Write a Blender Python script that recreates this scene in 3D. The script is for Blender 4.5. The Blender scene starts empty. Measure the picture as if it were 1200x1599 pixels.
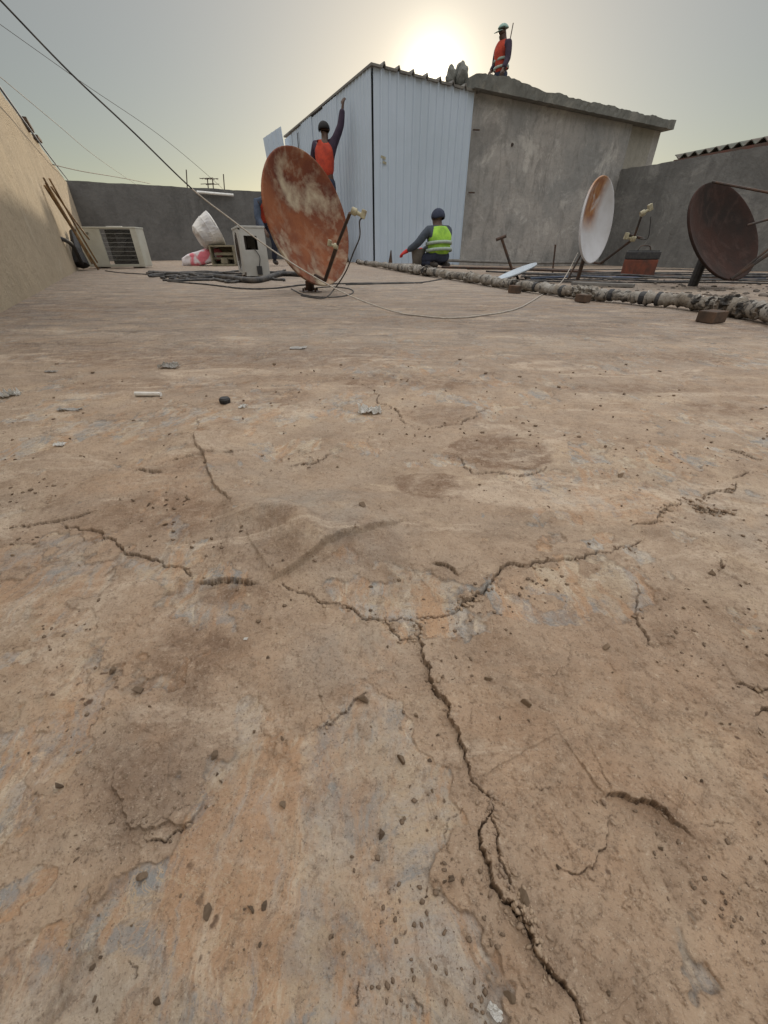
import bpy, bmesh, math, random
import numpy as np
from mathutils import Vector, Matrix, noise as mnoise
random.seed(7); RS = np.random.RandomState(11)
S = bpy.context.scene; COL = S.collection
R = math.radians
# ------------------------------------------------------------------ camera
H, F, TH = 0.30, 620.0, R(33.5)
cd = bpy.data.cameras.new('camera'); cam = bpy.data.objects.new('camera', cd); COL.objects.link(cam)
cam.location = (0, 0, H); cam.rotation_euler = (R(90) - TH, 0, 0)
cd.sensor_fit = 'HORIZONTAL'; cd.sensor_width = 36; cd.lens = F / 1200 * 36
cd.clip_start = 0.02; cd.clip_end = 3000
S.camera = cam
# ------------------------------------------------------------------ sky, sun, exposure
SUN_EL, SUN_AZ = R(13.8), R(5.0)           # azimuth clockwise from +Y
SD = Vector((math.sin(SUN_AZ) * math.cos(SUN_EL), math.cos(SUN_AZ) * math.cos(SUN_EL), math.sin(SUN_EL)))
S.view_settings.view_transform = 'Standard'; S.view_settings.look = 'None'
S.view_settings.gamma = 1; S.view_settings.use_curve_mapping = False
S.view_settings.exposure = 0.0
W = bpy.data.worlds.new('World'); S.world = W; W.use_nodes = True
nt = W.node_tree; nt.nodes.clear()
def wn(t, **k):
    n = nt.nodes.new(t)
    for a, b in k.items(): setattr(n, a, b)
    return n
sky = wn('ShaderNodeTexSky', sky_type='NISHITA', sun_disc=False, sun_elevation=SUN_EL, sun_rotation=SUN_AZ,
         air_density=1.0, dust_density=0.38, ozone_density=1.0, altitude=0)
b1 = wn('ShaderNodeBackground'); b1.inputs[1].default_value = 0.05
nt.links.new(sky.outputs[0], b1.inputs[0])
tc = wn('ShaderNodeTexCoord')
dot = wn('ShaderNodeVectorMath', operation='DOT_PRODUCT'); dot.inputs[1].default_value = SD
nrm = wn('ShaderNodeVectorMath', operation='NORMALIZE')
nt.links.new(tc.outputs['Generated'], nrm.inputs[0]); nt.links.new(nrm.outputs[0], dot.inputs[0])
def wmath(op, a, b=None, clamp=False):
    n = wn('ShaderNodeMath', operation=op, use_clamp=clamp)
    for i, v in enumerate((a, b)):
        if v is None: continue
        if isinstance(v, (int, float)): n.inputs[i].default_value = v
        else: nt.links.new(v, n.inputs[i])
    return n.outputs[0]
d = wmath('MAXIMUM', dot.outputs['Value'], 0.0)
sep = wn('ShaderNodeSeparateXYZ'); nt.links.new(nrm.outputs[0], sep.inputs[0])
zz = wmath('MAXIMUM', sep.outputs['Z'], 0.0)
ramp = wn('ShaderNodeValToRGB')            # faint dust haze low down; overhead stops brightened out of view as added fill
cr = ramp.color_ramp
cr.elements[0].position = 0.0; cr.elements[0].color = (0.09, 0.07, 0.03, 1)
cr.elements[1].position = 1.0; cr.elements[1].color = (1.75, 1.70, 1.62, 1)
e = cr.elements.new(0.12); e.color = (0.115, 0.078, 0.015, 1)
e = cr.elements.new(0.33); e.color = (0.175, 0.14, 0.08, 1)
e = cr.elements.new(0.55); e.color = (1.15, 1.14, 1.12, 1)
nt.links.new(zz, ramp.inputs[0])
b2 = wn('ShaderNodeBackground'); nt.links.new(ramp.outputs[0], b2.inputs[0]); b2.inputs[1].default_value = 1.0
g1 = wmath('MULTIPLY', wmath('POWER', d, 900.0), 1.2)
g2 = wmath('MULTIPLY', wmath('POWER', d, 260.0), 0.16)
g3 = wmath('MULTIPLY', wmath('POWER', d, 9.0), 0.10)
b3 = wn('ShaderNodeBackground'); b3.inputs[0].default_value = (1.0, 0.93, 0.70, 1)
nt.links.new(wmath('ADD', g1, g2), b3.inputs[1])
b4 = wn('ShaderNodeBackground'); b4.inputs[0].default_value = (1.0, 0.85, 0.62, 1); nt.links.new(g3, b4.inputs[1])
def addsh(a, b):
    n = wn('ShaderNodeAddShader'); nt.links.new(a, n.inputs[0]); nt.links.new(b, n.inputs[1]); return n.outputs[0]
out = wn('ShaderNodeOutputWorld')
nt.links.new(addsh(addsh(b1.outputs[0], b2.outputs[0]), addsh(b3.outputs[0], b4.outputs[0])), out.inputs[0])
sl = bpy.data.lights.new('sun', 'SUN'); so = bpy.data.objects.new('sun', sl); COL.objects.link(so)
sl.energy = 2.9; sl.angle = R(1.0); sl.color = (1.0, 0.86, 0.66)
so.rotation_euler = (-SD).to_track_quat('-Z', 'Y').to_euler()

# ------------------------------------------------------------------ geometry of the view (photo point -> place)
CT, ST = math.cos(TH), math.sin(TH)
def ray(px, py):
    a, u = (px - 600) / F, (800 - py) / F
    return Vector((a, CT + ST * u, -ST + CT * u))
def P(px, py, Y):
    r = ray(px, py); t = Y / r.y
    return Vector((r.x * t, Y, H + r.z * t))
def G(px, py, z=0.0):
    r = ray(px, py); t = (z - H) / r.z
    return Vector((r.x * t, r.y * t, z))
def sst(a): a = np.clip(a, 0, 1); return a * a * (3 - 2 * a)
def gz(x, y): return float(-0.16 * sst((x + 0.5) / 6) * sst((y - 4) / 7))

# ------------------------------------------------------------------ helpers
def tag(o, label=None, cat=None, group=None, kind=None):
    if label: o['label'] = label
    if cat: o['category'] = cat
    if group: o['group'] = group
    if kind: o['kind'] = kind
    return o
def empty(name, loc, rz=0, label=None, cat=None, group=None):
    o = bpy.data.objects.new(name, None); COL.objects.link(o)
    o.location = loc; o.rotation_euler = (0, 0, rz); o.empty_display_size = 0.1
    return tag(o, label, cat, group)
def link(name, me, m=None, parent=None, world=False):
    o = bpy.data.objects.new(name, me); COL.objects.link(o)
    if m: 
        if isinstance(m, (list, tuple)):
            for q in m: me.materials.append(q)
        else: me.materials.append(m)
    if parent:
        o.parent = parent
        if world: o.matrix_parent_inverse = (Matrix.Translation(parent.location) @ parent.rotation_euler.to_matrix().to_4x4()).inverted()
    return o
class MB:
    def __init__(s): s.bm = bmesh.new()
    def box(s, c, sz, M=None, bev=0.0):
        M = (M or Matrix()) 
        T = M @ Matrix.Translation(c) @ Matrix.Diagonal((sz[0], sz[1], sz[2], 1))
        r = bmesh.ops.create_cube(s.bm, size=1, matrix=T)
        if bev > 0:
            es = list({e for v in r['verts'] for e in v.link_edges})
            bmesh.ops.bevel(s.bm, geom=es, offset=bev, segments=2, affect='EDGES', profile=0.6)
        return s
    def tube(s, pts, r, n=8, cap=True, jit=0.0):
        pts = [Vector(p) for p in pts]; k = len(pts)
        rad = r if isinstance(r, (list, tuple)) else [r] * k
        rings = []; up = None
        for i, p in enumerate(pts):
            t = (pts[min(i + 1, k - 1)] - pts[max(i - 1, 0)]).normalized()
            if up is None:
                a = Vector((0, 0, 1)) if abs(t.z) < .9 else Vector((1, 0, 0)); up = (a - t * a.dot(t)).normalized()
            else:
                up = (up - t * up.dot(t)).normalized()
            w = t.cross(up); ring = []
            for j in range(n):
                an = 2 * math.pi * j / n; rr = rad[i] * (1 + jit * (random.random() - .5))
                ring.append(s.bm.verts.new(p + (up * math.cos(an) + w * math.sin(an)) * rr))
            rings.append(ring)
        for i in range(k - 1):
            for j in range(n):
                s.bm.faces.new((rings[i][j], rings[i][(j + 1) % n], rings[i + 1][(j + 1) % n], rings[i + 1][j]))
        if cap:
            s.bm.faces.new(rings[0][::-1]); s.bm.faces.new(rings[-1])
        return s
    def lathe(s, prof, M=None, n=24):
        M = M or Matrix(); rings = []
        for (r, z) in prof:
            if r < 1e-6: rings.append([s.bm.verts.new(M @ Vector((0, 0, z)))]); continue
            rings.append([s.bm.verts.new(M @ Vector((r * math.cos(2 * math.pi * j / n), r * math.sin(2 * math.pi * j / n), z))) for j in range(n)])
        for a, b in zip(rings, rings[1:]):
            if len(a) == 1 and len(b) == 1: continue
            for j in range(n):
                if len(a) == 1: s.bm.faces.new((a[0], b[j], b[(j + 1) % n]))
                elif len(b) == 1: s.bm.faces.new((a[j], a[(j + 1) % n], b[0]))
                else: s.bm.faces.new((a[j], a[(j + 1) % n], b[(j + 1) % n], b[j]))
        return s
    def build(s, name, m, parent=None, world=False, smooth=False):
        bmesh.ops.recalc_face_normals(s.bm, faces=s.bm.faces)
        me = bpy.data.meshes.new(name); s.bm.to_mesh(me); s.bm.free()
        if smooth: me.polygons.foreach_set('use_smooth', [True] * len(me.polygons))
        return link(name, me, m, parent, world)
def spline(pts, n=8):
    pts = [Vector(p) for p in pts]; o = []
    for i in range(len(pts) - 1):
        p0, p1, p2, p3 = pts[max(i - 1, 0)], pts[i], pts[i + 1], pts[min(i + 2, len(pts) - 1)]
        for k in range(n):
            t = k / n
            o.append(0.5 * ((2 * p1) + (p2 - p0) * t + (2 * p0 - 5 * p1 + 4 * p2 - p3) * t * t + (3 * p1 - p0 - 3 * p2 + p3) * t ** 3))
    return o + [pts[-1]]

# ------------------------------------------------------------------ materials
class NM:
    def __init__(s, name, rough=0.8, metal=0.0, spec=0.35):
        s.m = bpy.data.materials.new(name); s.m.use_nodes = True; s.t = s.m.node_tree
        s.b = s.t.nodes['Principled BSDF']; s.b.inputs['Roughness'].default_value = rough
        s.b.inputs['Metallic'].default_value = metal
        s.b.inputs['Specular IOR Level'].default_value = spec
        s.tc = s.t.nodes.new('ShaderNodeTexCoord')
    def n(s, t, ins=None, **k):
        n = s.t.nodes.new(t)
        for a, b in k.items(): setattr(n, a, b)
        for a, b in (ins or {}).items(): s.set(n.inputs[a], b)
        return n
    def set(s, i, v):
        if isinstance(v, bpy.types.NodeSocket): s.t.links.new(v, i)
        elif isinstance(v, (tuple, list)) and len(v) == 3 and i.type == 'RGBA': i.default_value = (*v, 1)
        else: i.default_value = v
    def coord(s, scale=(1, 1, 1), rot=(0, 0, 0)):
        return s.n('ShaderNodeMapping', {'Vector': s.tc.outputs['Object'], 'Scale': scale, 'Rotation': rot}).outputs[0]
    def noise(s, scale, detail=5, rough=.55, dist=0, vec=None, lo=None, hi=None):
        o = s.n('ShaderNodeTexNoise', {'Vector': vec or s.tc.outputs['Object'], 'Scale': scale, 'Detail': detail, 'Roughness': rough, 'Distortion': dist}).outputs[0]
        return s.rng(o, lo, hi) if lo is not None else o
    def rng(s, v, lo, hi, a=0.0, b=1.0):
        return s.n('ShaderNodeMapRange', {0: v, 1: lo, 2: hi, 3: a, 4: b}, clamp=True).outputs[0]
    def mix(s, f, a, b, mode='MIX'):
        n = s.n('ShaderNodeMix', data_type='RGBA', blend_type=mode, clamp_factor=True)
        s.set(n.inputs[0], f); s.set(n.inputs[6], a); s.set(n.inputs[7], b); return n.outputs[2]
    def math(s, op, a, b=0.0, clamp=False):
        n = s.n('ShaderNodeMath', operation=op, use_clamp=clamp); s.set(n.inputs[0], a); s.set(n.inputs[1], b); return n.outputs[0]
    def attr(s, name): 
        n = s.n('ShaderNodeAttribute', attribute_name=name); return n
    def bump(s, h, dist, strength=1.0, prev=None):
        n = s.n('ShaderNodeBump', {'Height': h, 'Distance': dist, 'Strength': strength})
        if prev: s.t.links.new(prev, n.inputs['Normal'])
        s.t.links.new(n.outputs[0], s.b.inputs['Normal']); return n.outputs[0]
    def col(s, c): s.set(s.b.inputs['Base Color'], c); return s
def simple(name, c, c2=None, scale=8, rough=.7, metal=0, bump=0.0, spec=.35, lo=.4, hi=.65, detail=6):
    k = NM(name, rough, metal, spec)
    c2 = c2 or tuple(v * .7 for v in c)
    k.col(k.mix(k.noise(scale, detail, .6, 0.3, lo=lo, hi=hi), c, c2))
    if bump: k.bump(k.noise(scale * 4, 6, .6), bump)
    return k.m

def plaster(name, a, b, dark, light, streak=1.0, warm=None):
    k = NM(name, .92, 0, .2)
    v = k.coord((1, 1, .34))
    c = k.mix(k.noise(.8, 6, .6, .4, lo=.38, hi=.62), a, b)
    c = k.mix(k.math('MULTIPLY', k.noise(3.2, 9, .66, 1.0, vec=v, lo=.50, hi=.72), .75 * streak), c, dark)
    c = k.mix(k.math('MULTIPLY', k.noise(1.15, 12, .74, .9, lo=.53, hi=.64), .62), c, light)
    c = k.mix(k.math('MULTIPLY', k.noise(.6, 12, .72, .6, lo=.52, hi=.62), .5), c, dark)
    c = k.mix(k.math('MULTIPLY', k.noise(9, 8, .7, .5, lo=.52, hi=.75), .45), c, dark)
    if warm: c = k.mix(k.noise(.45, 4, .5, .3, lo=.45, hi=.62), c, warm)
    c = k.mix(k.math('MULTIPLY', k.noise(60, 4, .6, lo=.4, hi=.7), .25), c, dark)
    k.col(c)
    n = k.bump(k.noise(4, 11, .7), .05, .8)
    k.bump(k.noise(60, 6, .7), .006, .8, n)
    return k.m
M = {}
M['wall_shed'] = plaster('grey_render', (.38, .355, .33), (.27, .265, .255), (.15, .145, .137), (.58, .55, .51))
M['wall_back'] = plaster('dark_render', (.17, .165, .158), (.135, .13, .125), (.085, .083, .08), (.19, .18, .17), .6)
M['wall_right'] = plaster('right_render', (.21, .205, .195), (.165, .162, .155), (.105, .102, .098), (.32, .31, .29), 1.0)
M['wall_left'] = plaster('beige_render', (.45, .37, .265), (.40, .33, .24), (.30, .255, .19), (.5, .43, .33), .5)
M['pale'] = plaster('pale_render', (.33, .31, .27), (.30, .28, .24), (.2, .19, .165), (.4, .37, .32), .8)
M['slab'] = plaster('slab_concrete', (.19, .188, .17), (.15, .15, .137), (.1, .1, .09), (.32, .30, .26), 1)

k = NM('painted_sheet', .5, 0, .4)
c = k.mix(k.noise(.7, 5, .6, .2, lo=.35, hi=.65), (.46, .53, .62), (.42, .49, .57))
c = k.mix(k.math('MULTIPLY', k.noise(3, 9, .7, .6, vec=k.coord((1, 1, .12)), lo=.52, hi=.75), .22), c, (.29, .34, .40))
c = k.mix(k.noise(9, 9, .75, 1, lo=.68, hi=.78), c, (.25, .21, .17))
k.col(c); k.bump(k.noise(2.5, 3, .5), .006, .5); M['sheet'] = k.m
M['sheet_edge'] = simple('sheet_edge', (.13, .12, .11), (.2, .19, .17), 4)
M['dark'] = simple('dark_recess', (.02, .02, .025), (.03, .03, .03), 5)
M['black'] = simple('black_plastic', (.025, .025, .028), (.05, .048, .045), 30, .6)
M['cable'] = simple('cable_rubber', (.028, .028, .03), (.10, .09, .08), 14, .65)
M['pale_paint'] = simple('pale_blue_paint', (.40, .45, .50), (.33, .37, .41), 8, .5)
M['blue_cable'] = simple('blue_cable', (.05, .07, .12), (.08, .1, .14), 10, .6)
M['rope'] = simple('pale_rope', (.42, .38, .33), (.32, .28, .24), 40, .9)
M['wood'] = simple('old_timber', (.115, .07, .045), (.05, .035, .025), 12, .85, bump=.003)
M['bamboo'] = simple('bamboo', (.30, .19, .09), (.12, .075, .04), 9, .6)
M['steel'] = simple('dark_steel', (.05, .042, .038), (.10, .055, .035), 16, .6, .4)
M['case'] = simple('ac_casing', (.50, .50, .44), (.40, .39, .33), 3.5, .55, bump=.001, lo=.4, hi=.75)
M['case2'] = simple('ac_casing_grey', (.43, .43, .41), (.33, .32, .29), 4, .55, lo=.4, hi=.75)
M['lnb'] = simple('lnb_plastic', (.40, .37, .25), (.24, .2, .13), 30, .5)
M['skin'] = simple('skin', (.09, .05, .034), (.075, .04, .027), 20, .5)
M['navy'] = simple('navy_cloth', (.035, .042, .07), (.025, .03, .05), 14, .9, bump=.004)
M['purple'] = simple('dark_plum_cloth', (.045, .03, .05), (.03, .02, .035), 12, .9, bump=.004)
M['blueshirt'] = simple('blue_cloth', (.07, .09, .13), (.04, .055, .085), 12, .9, bump=.004)
M['greycloth'] = simple('slate_cloth', (.06, .072, .09), (.045, .055, .07), 14, .9, bump=.004)
M['orange'] = simple('orange_mesh', (.48, .06, .03), (.30, .04, .025), 9, .8, bump=.003)
M['lime'] = simple('lime_mesh', (.32, .56, .06), (.20, .38, .05), 9, .8, bump=.003)
M['tape'] = simple('reflective_tape', (.30, .36, .30), (.24, .29, .25), 30, .4)
M['redglove'] = simple('red_glove', (.55, .035, .03), (.42, .03, .025), 20, .7)
M['boot'] = simple('boot_leather', (.03, .025, .022), (.05, .04, .03), 20, .6)
M['hair'] = simple('black_hair', (.012, .011, .011), (.02, .018, .017), 60, .8, bump=.004)
M['helmet'] = simple('pale_green_cap', (.22, .34, .3), (.18, .27, .24), 10, .6)
M['white_plastic'] = simple('white_plastic', (.80, .79, .76), (.66, .64, .60), 10, .5, bump=.004)
M['tin'] = simple('rusty_tin', (.17, .05, .028), (.08, .035, .025), 9, .8, bump=.003)
M['olive'] = simple('olive_board', (.25, .22, .15), (.16, .14, .10), 8, .8)
M['grey_plank'] = simple('grey_plank', (.2, .19, .175), (.13, .12, .11), 7, .9, bump=.004)
M['brown_roof'] = simple('rusty_roof_sheet', (.14, .06, .045), (.09, .07, .055), 4, .8, bump=.004)
M['green_roof'] = simple('dull_roof_sheet', (.10, .11, .09), (.13, .10, .08), 4, .8, bump=.004)

k = NM('sack_weave', .7)
c = k.mix(k.noise(3.5, 2, .5, .4, lo=.47, hi=.53), (.62, .58, .6), (.62, .16, .2))
k.col(c); k.bump(k.noise(14, 5, .6), .02); M['pinksack'] = k.m
k = NM('white_sack', .7)
c = k.mix(k.noise(3, 6, .6, .4, lo=.45, hi=.7), (.55, .53, .50), (.38, .37, .38))
k.col(c); k.bump(k.noise(7, 5, .6), .03); M['whitesack'] = k.m

def rust(name, cover_lo, cover_hi, paint, r1, r2, scale=3.2, rough=.75):
    k = NM(name, rough, 0, .3)
    v = k.coord((1, 1, .8))
    m = k.noise(scale, 10, .60, .15, vec=v, lo=cover_lo, hi=cover_hi)
    m2 = k.noise(scale * 3, 6, .6, .3, lo=.25, hi=.5)
    rc = k.mix(k.noise(scale * .8, 6, .55, .3, lo=.40, hi=.62), r1, r2)
    rc = k.mix(k.noise(scale * 12, 5, .7, lo=.58, hi=.9), rc, tuple(v * .6 for v in r1))
    k.col(k.mix(k.math('MULTIPLY', m, k.math('ADD', k.math('MULTIPLY', m2, .35), .65)), paint, rc))
    k.bump(k.noise(scale * 16, 5, .6), .002)
    return k
M['rust_dish'] = rust('rusty_dish', .37, .50, (.42, .35, .25), (.10, .024, .013), (.235, .078, .03), 3.0).m
M['brown_dish'] = rust('brown_dish', .2, .3, (.1, .06, .05), (.016, .010, .008), (.036, .014, .009), 3, .95).m

k = NM('white_dish', .45, 0, .4)
sp = k.n('ShaderNodeSeparateXYZ', {0: k.tc.outputs['Object']})
up = k.rng(sp.outputs[1], -0.10, 0.06)
lf = k.rng(k.math('ABSOLUTE', k.math('ADD', sp.outputs[0], .10)), .27, .12)
f = k.math('MULTIPLY', k.math('MULTIPLY', up, lf), k.noise(7, 8, .65, .4, lo=.28, hi=.46))
c = k.mix(k.noise(4, 6, .6, lo=.4, hi=.7), (.53, .53, .55), (.44, .43, .43))
k.col(k.mix(f, c, k.mix(k.noise(12, 6, .6, lo=.4, hi=.6), (.36, .17, .06), (.22, .08, .03)))); M['white_dish'] = k.m

k = NM('pipe_lagging', .85)
v = k.coord((1, 1, 1))
c = k.mix(k.noise(5, 8, .65, .6, lo=.40, hi=.60), (.30, .28, .25), (.18, .15, .115))
c = k.mix(k.noise(13, 8, .7, 1.2, lo=.50, hi=.60), c, (.05, .045, .04))
c = k.mix(k.noise(22, 6, .7, .8, lo=.60, hi=.66), c, (.5, .48, .44))
k.col(c); n = k.bump(k.noise(18, 7, .65), .02); M['lagging'] = k.m
M['foam'] = simple('blackened_foam', (.04, .036, .032), (.24, .20, .16), 16, .95, bump=.03, lo=.45, hi=.6)

# floor
k = NM('roof_floor', .95, 0, .15)
O = k.tc.outputs['Object']
lay = k.attr('layer').outputs['Fac']; stn = k.attr('stain').outputs['Fac']; drt = k.attr('dirt').outputs['Fac']
gry = k.attr('greyness').outputs['Fac']; dst = k.attr('drift').outputs['Fac']; org = k.attr('clay').outputs['Fac']
wv = k.n('ShaderNodeTexNoise', {'Vector': O, 'Scale': 9.0, 'Detail': 6.0, 'Roughness': .6}).outputs[1]
wpos = k.n('ShaderNodeVectorMath', {0: O, 1: k.n('ShaderNodeVectorMath', {0: wv, 3: .06}, operation='SCALE').outputs[0]}, operation='ADD').outputs[0]
sand = k.mix(k.noise(2.2, 10, .66, .5, lo=.38, hi=.62), (.46, .35, .25), (.385, .305, .23))
sand = k.mix(k.noise(14, 10, .72, .4, lo=.47, hi=.64), sand, (.31, .225, .155))
sand = k.mix(k.math('MULTIPLY', k.noise(5, 10, .74, .8, lo=.50, hi=.62), .7), sand, (.54, .43, .31))
vst = k.n('ShaderNodeMapping', {'Vector': wpos, 'Scale': (30, 9, 1), 'Rotation': (0, 0, R(18))}).outputs[0]
vst2 = k.n('ShaderNodeMapping', {'Vector': wpos, 'Scale': (70, 26, 1), 'Rotation': (0, 0, R(10))}).outputs[0]
low = k.mix(k.noise(9, 10, .72, 1.0, lo=.42, hi=.54), (.42, .395, .355), (.50, .41, .30))
low = k.mix(k.noise(11, 10, .74, 1.2, lo=.50, hi=.56), low, (.30, .305, .295))
low = k.mix(k.noise(17, 10, .76, 1.4, lo=.56, hi=.61), low, (.60, .52, .41))
low = k.mix(k.math('MULTIPLY', k.noise(1.0, 10, .74, .6, vec=vst, lo=.48, hi=.57), .9), low, (.47, .305, .185))
low = k.mix(k.math('MULTIPLY', k.noise(1.3, 10, .76, .5, vec=vst, lo=.55, hi=.63), .8), low, (.62, .54, .42))
low = k.mix(k.math('MULTIPLY', k.noise(1.0, 8, .72, .5, vec=vst2, lo=.54, hi=.62), .6), low, (.235, .175, .125))
rd = k.noise(34, 6, .62, 1.3)
vein = k.rng(k.math('ABSOLUTE', k.math('SUBTRACT', rd, .5)), .016, .004)
low = k.mix(k.math('MULTIPLY', vein, k.noise(7, 4, .6, lo=.46, hi=.58)), low, (.50, .40, .28))
c = k.mix(lay, low, sand)
c = k.mix(k.math('MULTIPLY', gry, k.noise(13, 10, .72, .5, lo=.36, hi=.58)), c, (.34, .315, .275))
c = k.mix(k.math('MULTIPLY', k.math('MULTIPLY', org, .8), k.noise(19, 10, .76, 1.0, lo=.40, hi=.58)), c, (.50, .32, .195))
c = k.mix(k.math('MULTIPLY', stn, k.noise(27, 10, .76, .5, lo=.36, hi=.58)), c, (.19, .12, .078))
# wind-drifted dirt streaks farther out
drift = k.n('ShaderNodeMapping', {'Vector': O, 'Scale': (1.0, 2.6, 1), 'Rotation': (0, 0, R(-12))}).outputs[0]
c = k.mix(k.math('MULTIPLY', k.noise(1.7, 12, .74, .8, vec=drift, lo=.50, hi=.64), k.math('ADD', k.math('MULTIPLY', dst, .60), .28)), c, (.25, .20, .16))
c = k.mix(k.math('MULTIPLY', k.noise(3.1, 12, .76, .6, vec=drift, lo=.53, hi=.60), k.math('ADD', k.math('MULTIPLY', dst, .70), .15)), c, (.14, .115, .095))
c = k.mix(k.math('MULTIPLY', k.noise(2.6, 12, .76, .9, vec=drift, lo=.53, hi=.61), .62), c, (.60, .50, .39))
c = k.mix(k.math('MULTIPLY', dst, k.noise(4.5, 12, .78, .5, vec=drift, lo=.44, hi=.60)), c, (.29, .255, .225))
c = k.mix(k.math('MULTIPLY', k.noise(110, 8, .76, .3, lo=.53, hi=.62), .5), c, (.20, .14, .095))
c = k.mix(k.math('MULTIPLY', k.noise(150, 8, .76, .3, lo=.56, hi=.68), .5), c, (.62, .52, .40))
c = k.mix(k.math('MULTIPLY', k.noise(520, 5, .7, 0, lo=.56, hi=.64), .55), c, (.13, .09, .065))
c = k.mix(k.math('MULTIPLY', k.noise(760, 4, .7, 0, lo=.60, hi=.68), .6), c, (.60, .52, .42))
vo = k.n('ShaderNodeTexVoronoi', {'Vector': wpos, 'Scale': 85.0}, feature='F1').outputs['Distance']
c = k.mix(k.math('MULTIPLY', k.rng(vo, .20, .10), k.noise(9, 5, .6, lo=.56, hi=.64)), c, (.15, .10, .07))
c = k.mix(drt, c, (.07, .045, .03))
c = k.mix(1.0, c, (.91, .885, .875), 'MULTIPLY')
k.col(c)
n = k.bump(k.math('MULTIPLY', k.noise(7, 12, .72, .6), dst), .05, .8)
n = k.bump(k.noise(30, 11, .70, .5), .0065, .8, n)
n = k.bump(k.noise(190, 8, .72), .0012, .8, n)
k.bump(k.noise(700, 5, .7), .0003, .9, n)
M['floor'] = k.m
k = NM('stone_chip', .95, 0, .15)
oi = k.n('ShaderNodeObjectInfo').outputs['Random']
c = k.mix(oi, (.34, .25, .17), (.12, .085, .062))
c = k.mix(k.noise(220, 6, .7, lo=.45, hi=.7), c, (.25, .18, .125)); k.col(c); k.bump(k.noise(420, 5, .7), .001); M['stone'] = k.m

# ------------------------------------------------------------------ roof floor (one sheet, finely modelled near the viewer)
def lattice(seed):
    r = np.random.RandomState(seed); T = r.rand(256, 256)
    def f(x, y):
        xi, yi = np.floor(x).astype(int), np.floor(y).astype(int); fx, fy = x - xi, y - yi
        fx, fy = fx * fx * (3 - 2 * fx), fy * fy * (3 - 2 * fy)
        a, b, c_, d_ = T[xi & 255, yi & 255], T[(xi + 1) & 255, yi & 255], T[xi & 255, (yi + 1) & 255], T[(xi + 1) & 255, (yi + 1) & 255]
        return (a + (b - a) * fx) * (1 - fy) + (c_ + (d_ - c_) * fx) * fy
    return f
def fbm(x, y, s, o=5, seed=0, g=.5):
    t = np.zeros_like(x); A = 1; N = 0; cs, sn = math.cos(.6), math.sin(.6)
    X, Y_ = x * s + 31.7, y * s + 17.3
    for i in range(o):
        t += A * lattice(seed * 13 + i)(X, Y_); N += A; A *= g
        X, Y_ = (X * cs - Y_ * sn) * 2.03, (X * sn + Y_ * cs) * 2.03
    return t / N
NR, NC = 1200, 1180
yi = np.linspace(1690, 399, NR)
u = (800 - yi) / F; fw = CT + ST * u; zd = -ST + CT * u
Yr = np.where(zd < -1e-3, fw / np.maximum(-zd, 1e-3) * H, 30)
Yr = Yr[Yr < 19]
Yr = np.concatenate([[-2.2, -1.4, -.8, -.4, -.2], Yr, [19.5, 22, 26]]); Yr = np.unique(Yr)
uc = np.concatenate([-np.array([8, 5, 3.2, 2.2, 1.6, 1.25, 1.1]), np.linspace(-1, 1, NC), np.array([1.1, 1.25, 1.6, 2.2, 3.2, 5, 8])])
Wd = .215 + .86 * np.maximum(Yr, 0)
outer = np.where(np.abs(uc) > 1, 1, 0)
Xg = uc[None, :] * Wd[:, None] + np.sign(uc)[None, :] * np.maximum(np.abs(uc) - 1, 0)[None, :] * 2.2
Yg = np.repeat(Yr[:, None], len(uc), 1)
x, y = Xg.ravel(), Yg.ravel()
wx = x + .012 * (fbm(x, y, 22, 4, 3) - .5) + .004 * (fbm(x, y, 90, 3, 4) - .5)
wy = y + .012 * (fbm(x, y, 22, 4, 5) - .5) + .004 * (fbm(x, y, 90, 3, 6) - .5)
h = -0.16 * sst((x + .5) / 6) * sst((y - 4) / 7)
near = 1 - sst((y - 1.2) / 3)
h += .012 * (fbm(x, y, 1.3, 4, 1) - .5) * sst(y / 1.5) + .004 * (fbm(x, y, 7, 5, 2) - .5)
def blob(px, py, rx, ry, soft=.6, warp=.35, seed=9):
    c0 = G(px, py); t = c0.y / ray(px, py).y
    RX = rx * t / F; RY = abs(G(px, py - ry).y - G(px, py + ry).y) / 2
    q = np.sqrt(((wx - c0.x) / RX) ** 2 + ((wy - c0.y) / RY) ** 2)
    q = q + warp * 2 * (fbm(x / RX * .5, y / RY * .5, 1.7, 5, seed) - .5)
    return 1 - sst((q - (1 - soft)) / (2 * soft))
# loose sandy layer over a paler screed: 'layer' is 1 where the sandy skin is still on
Lw = np.full_like(x, .30)
for b in [(450, 1350, 260, 260, -.55), (640, 1150, 130, 180, -.35), (150, 1250, 200, 300, -.22), (620, 1520, 260, 130, -.45), (130, 960, 200, 120, -.16), (600, 930, 90, 60, -.3),
          (1000, 1450, 150, 110, -.42), (860, 930, 110, 60, -.42), (1120, 1500, 120, 120, -.2), (900, 1180, 220, 200, .35), (1050, 1020, 160, 140, .3), (240, 1210, 90, 110, .5),
          (800, 770, 200, 50, -.2), (560, 1040, 120, 70, .2), (480, 830, 130, 60, .5), (790, 700, 85, 28, .5), (690, 755, 65, 22, .5), (980, 780, 160, 40, -.2), (500, 640, 400, 60, -.06), (850,1430,90,160,.25)]:
    Lw += b[4] * blob(b[0], b[1], b[2], b[3], .6, .3, 21)
fl = fbm(wx, wy, 9, 6, 30, .58) - .5 + .5 * (fbm(x, y, 45, 4, 31) - .5)
lv = Lw + fl * 1.9 - .12
layer = sst(lv / .045 + .5)
h += .0011 * layer
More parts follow.
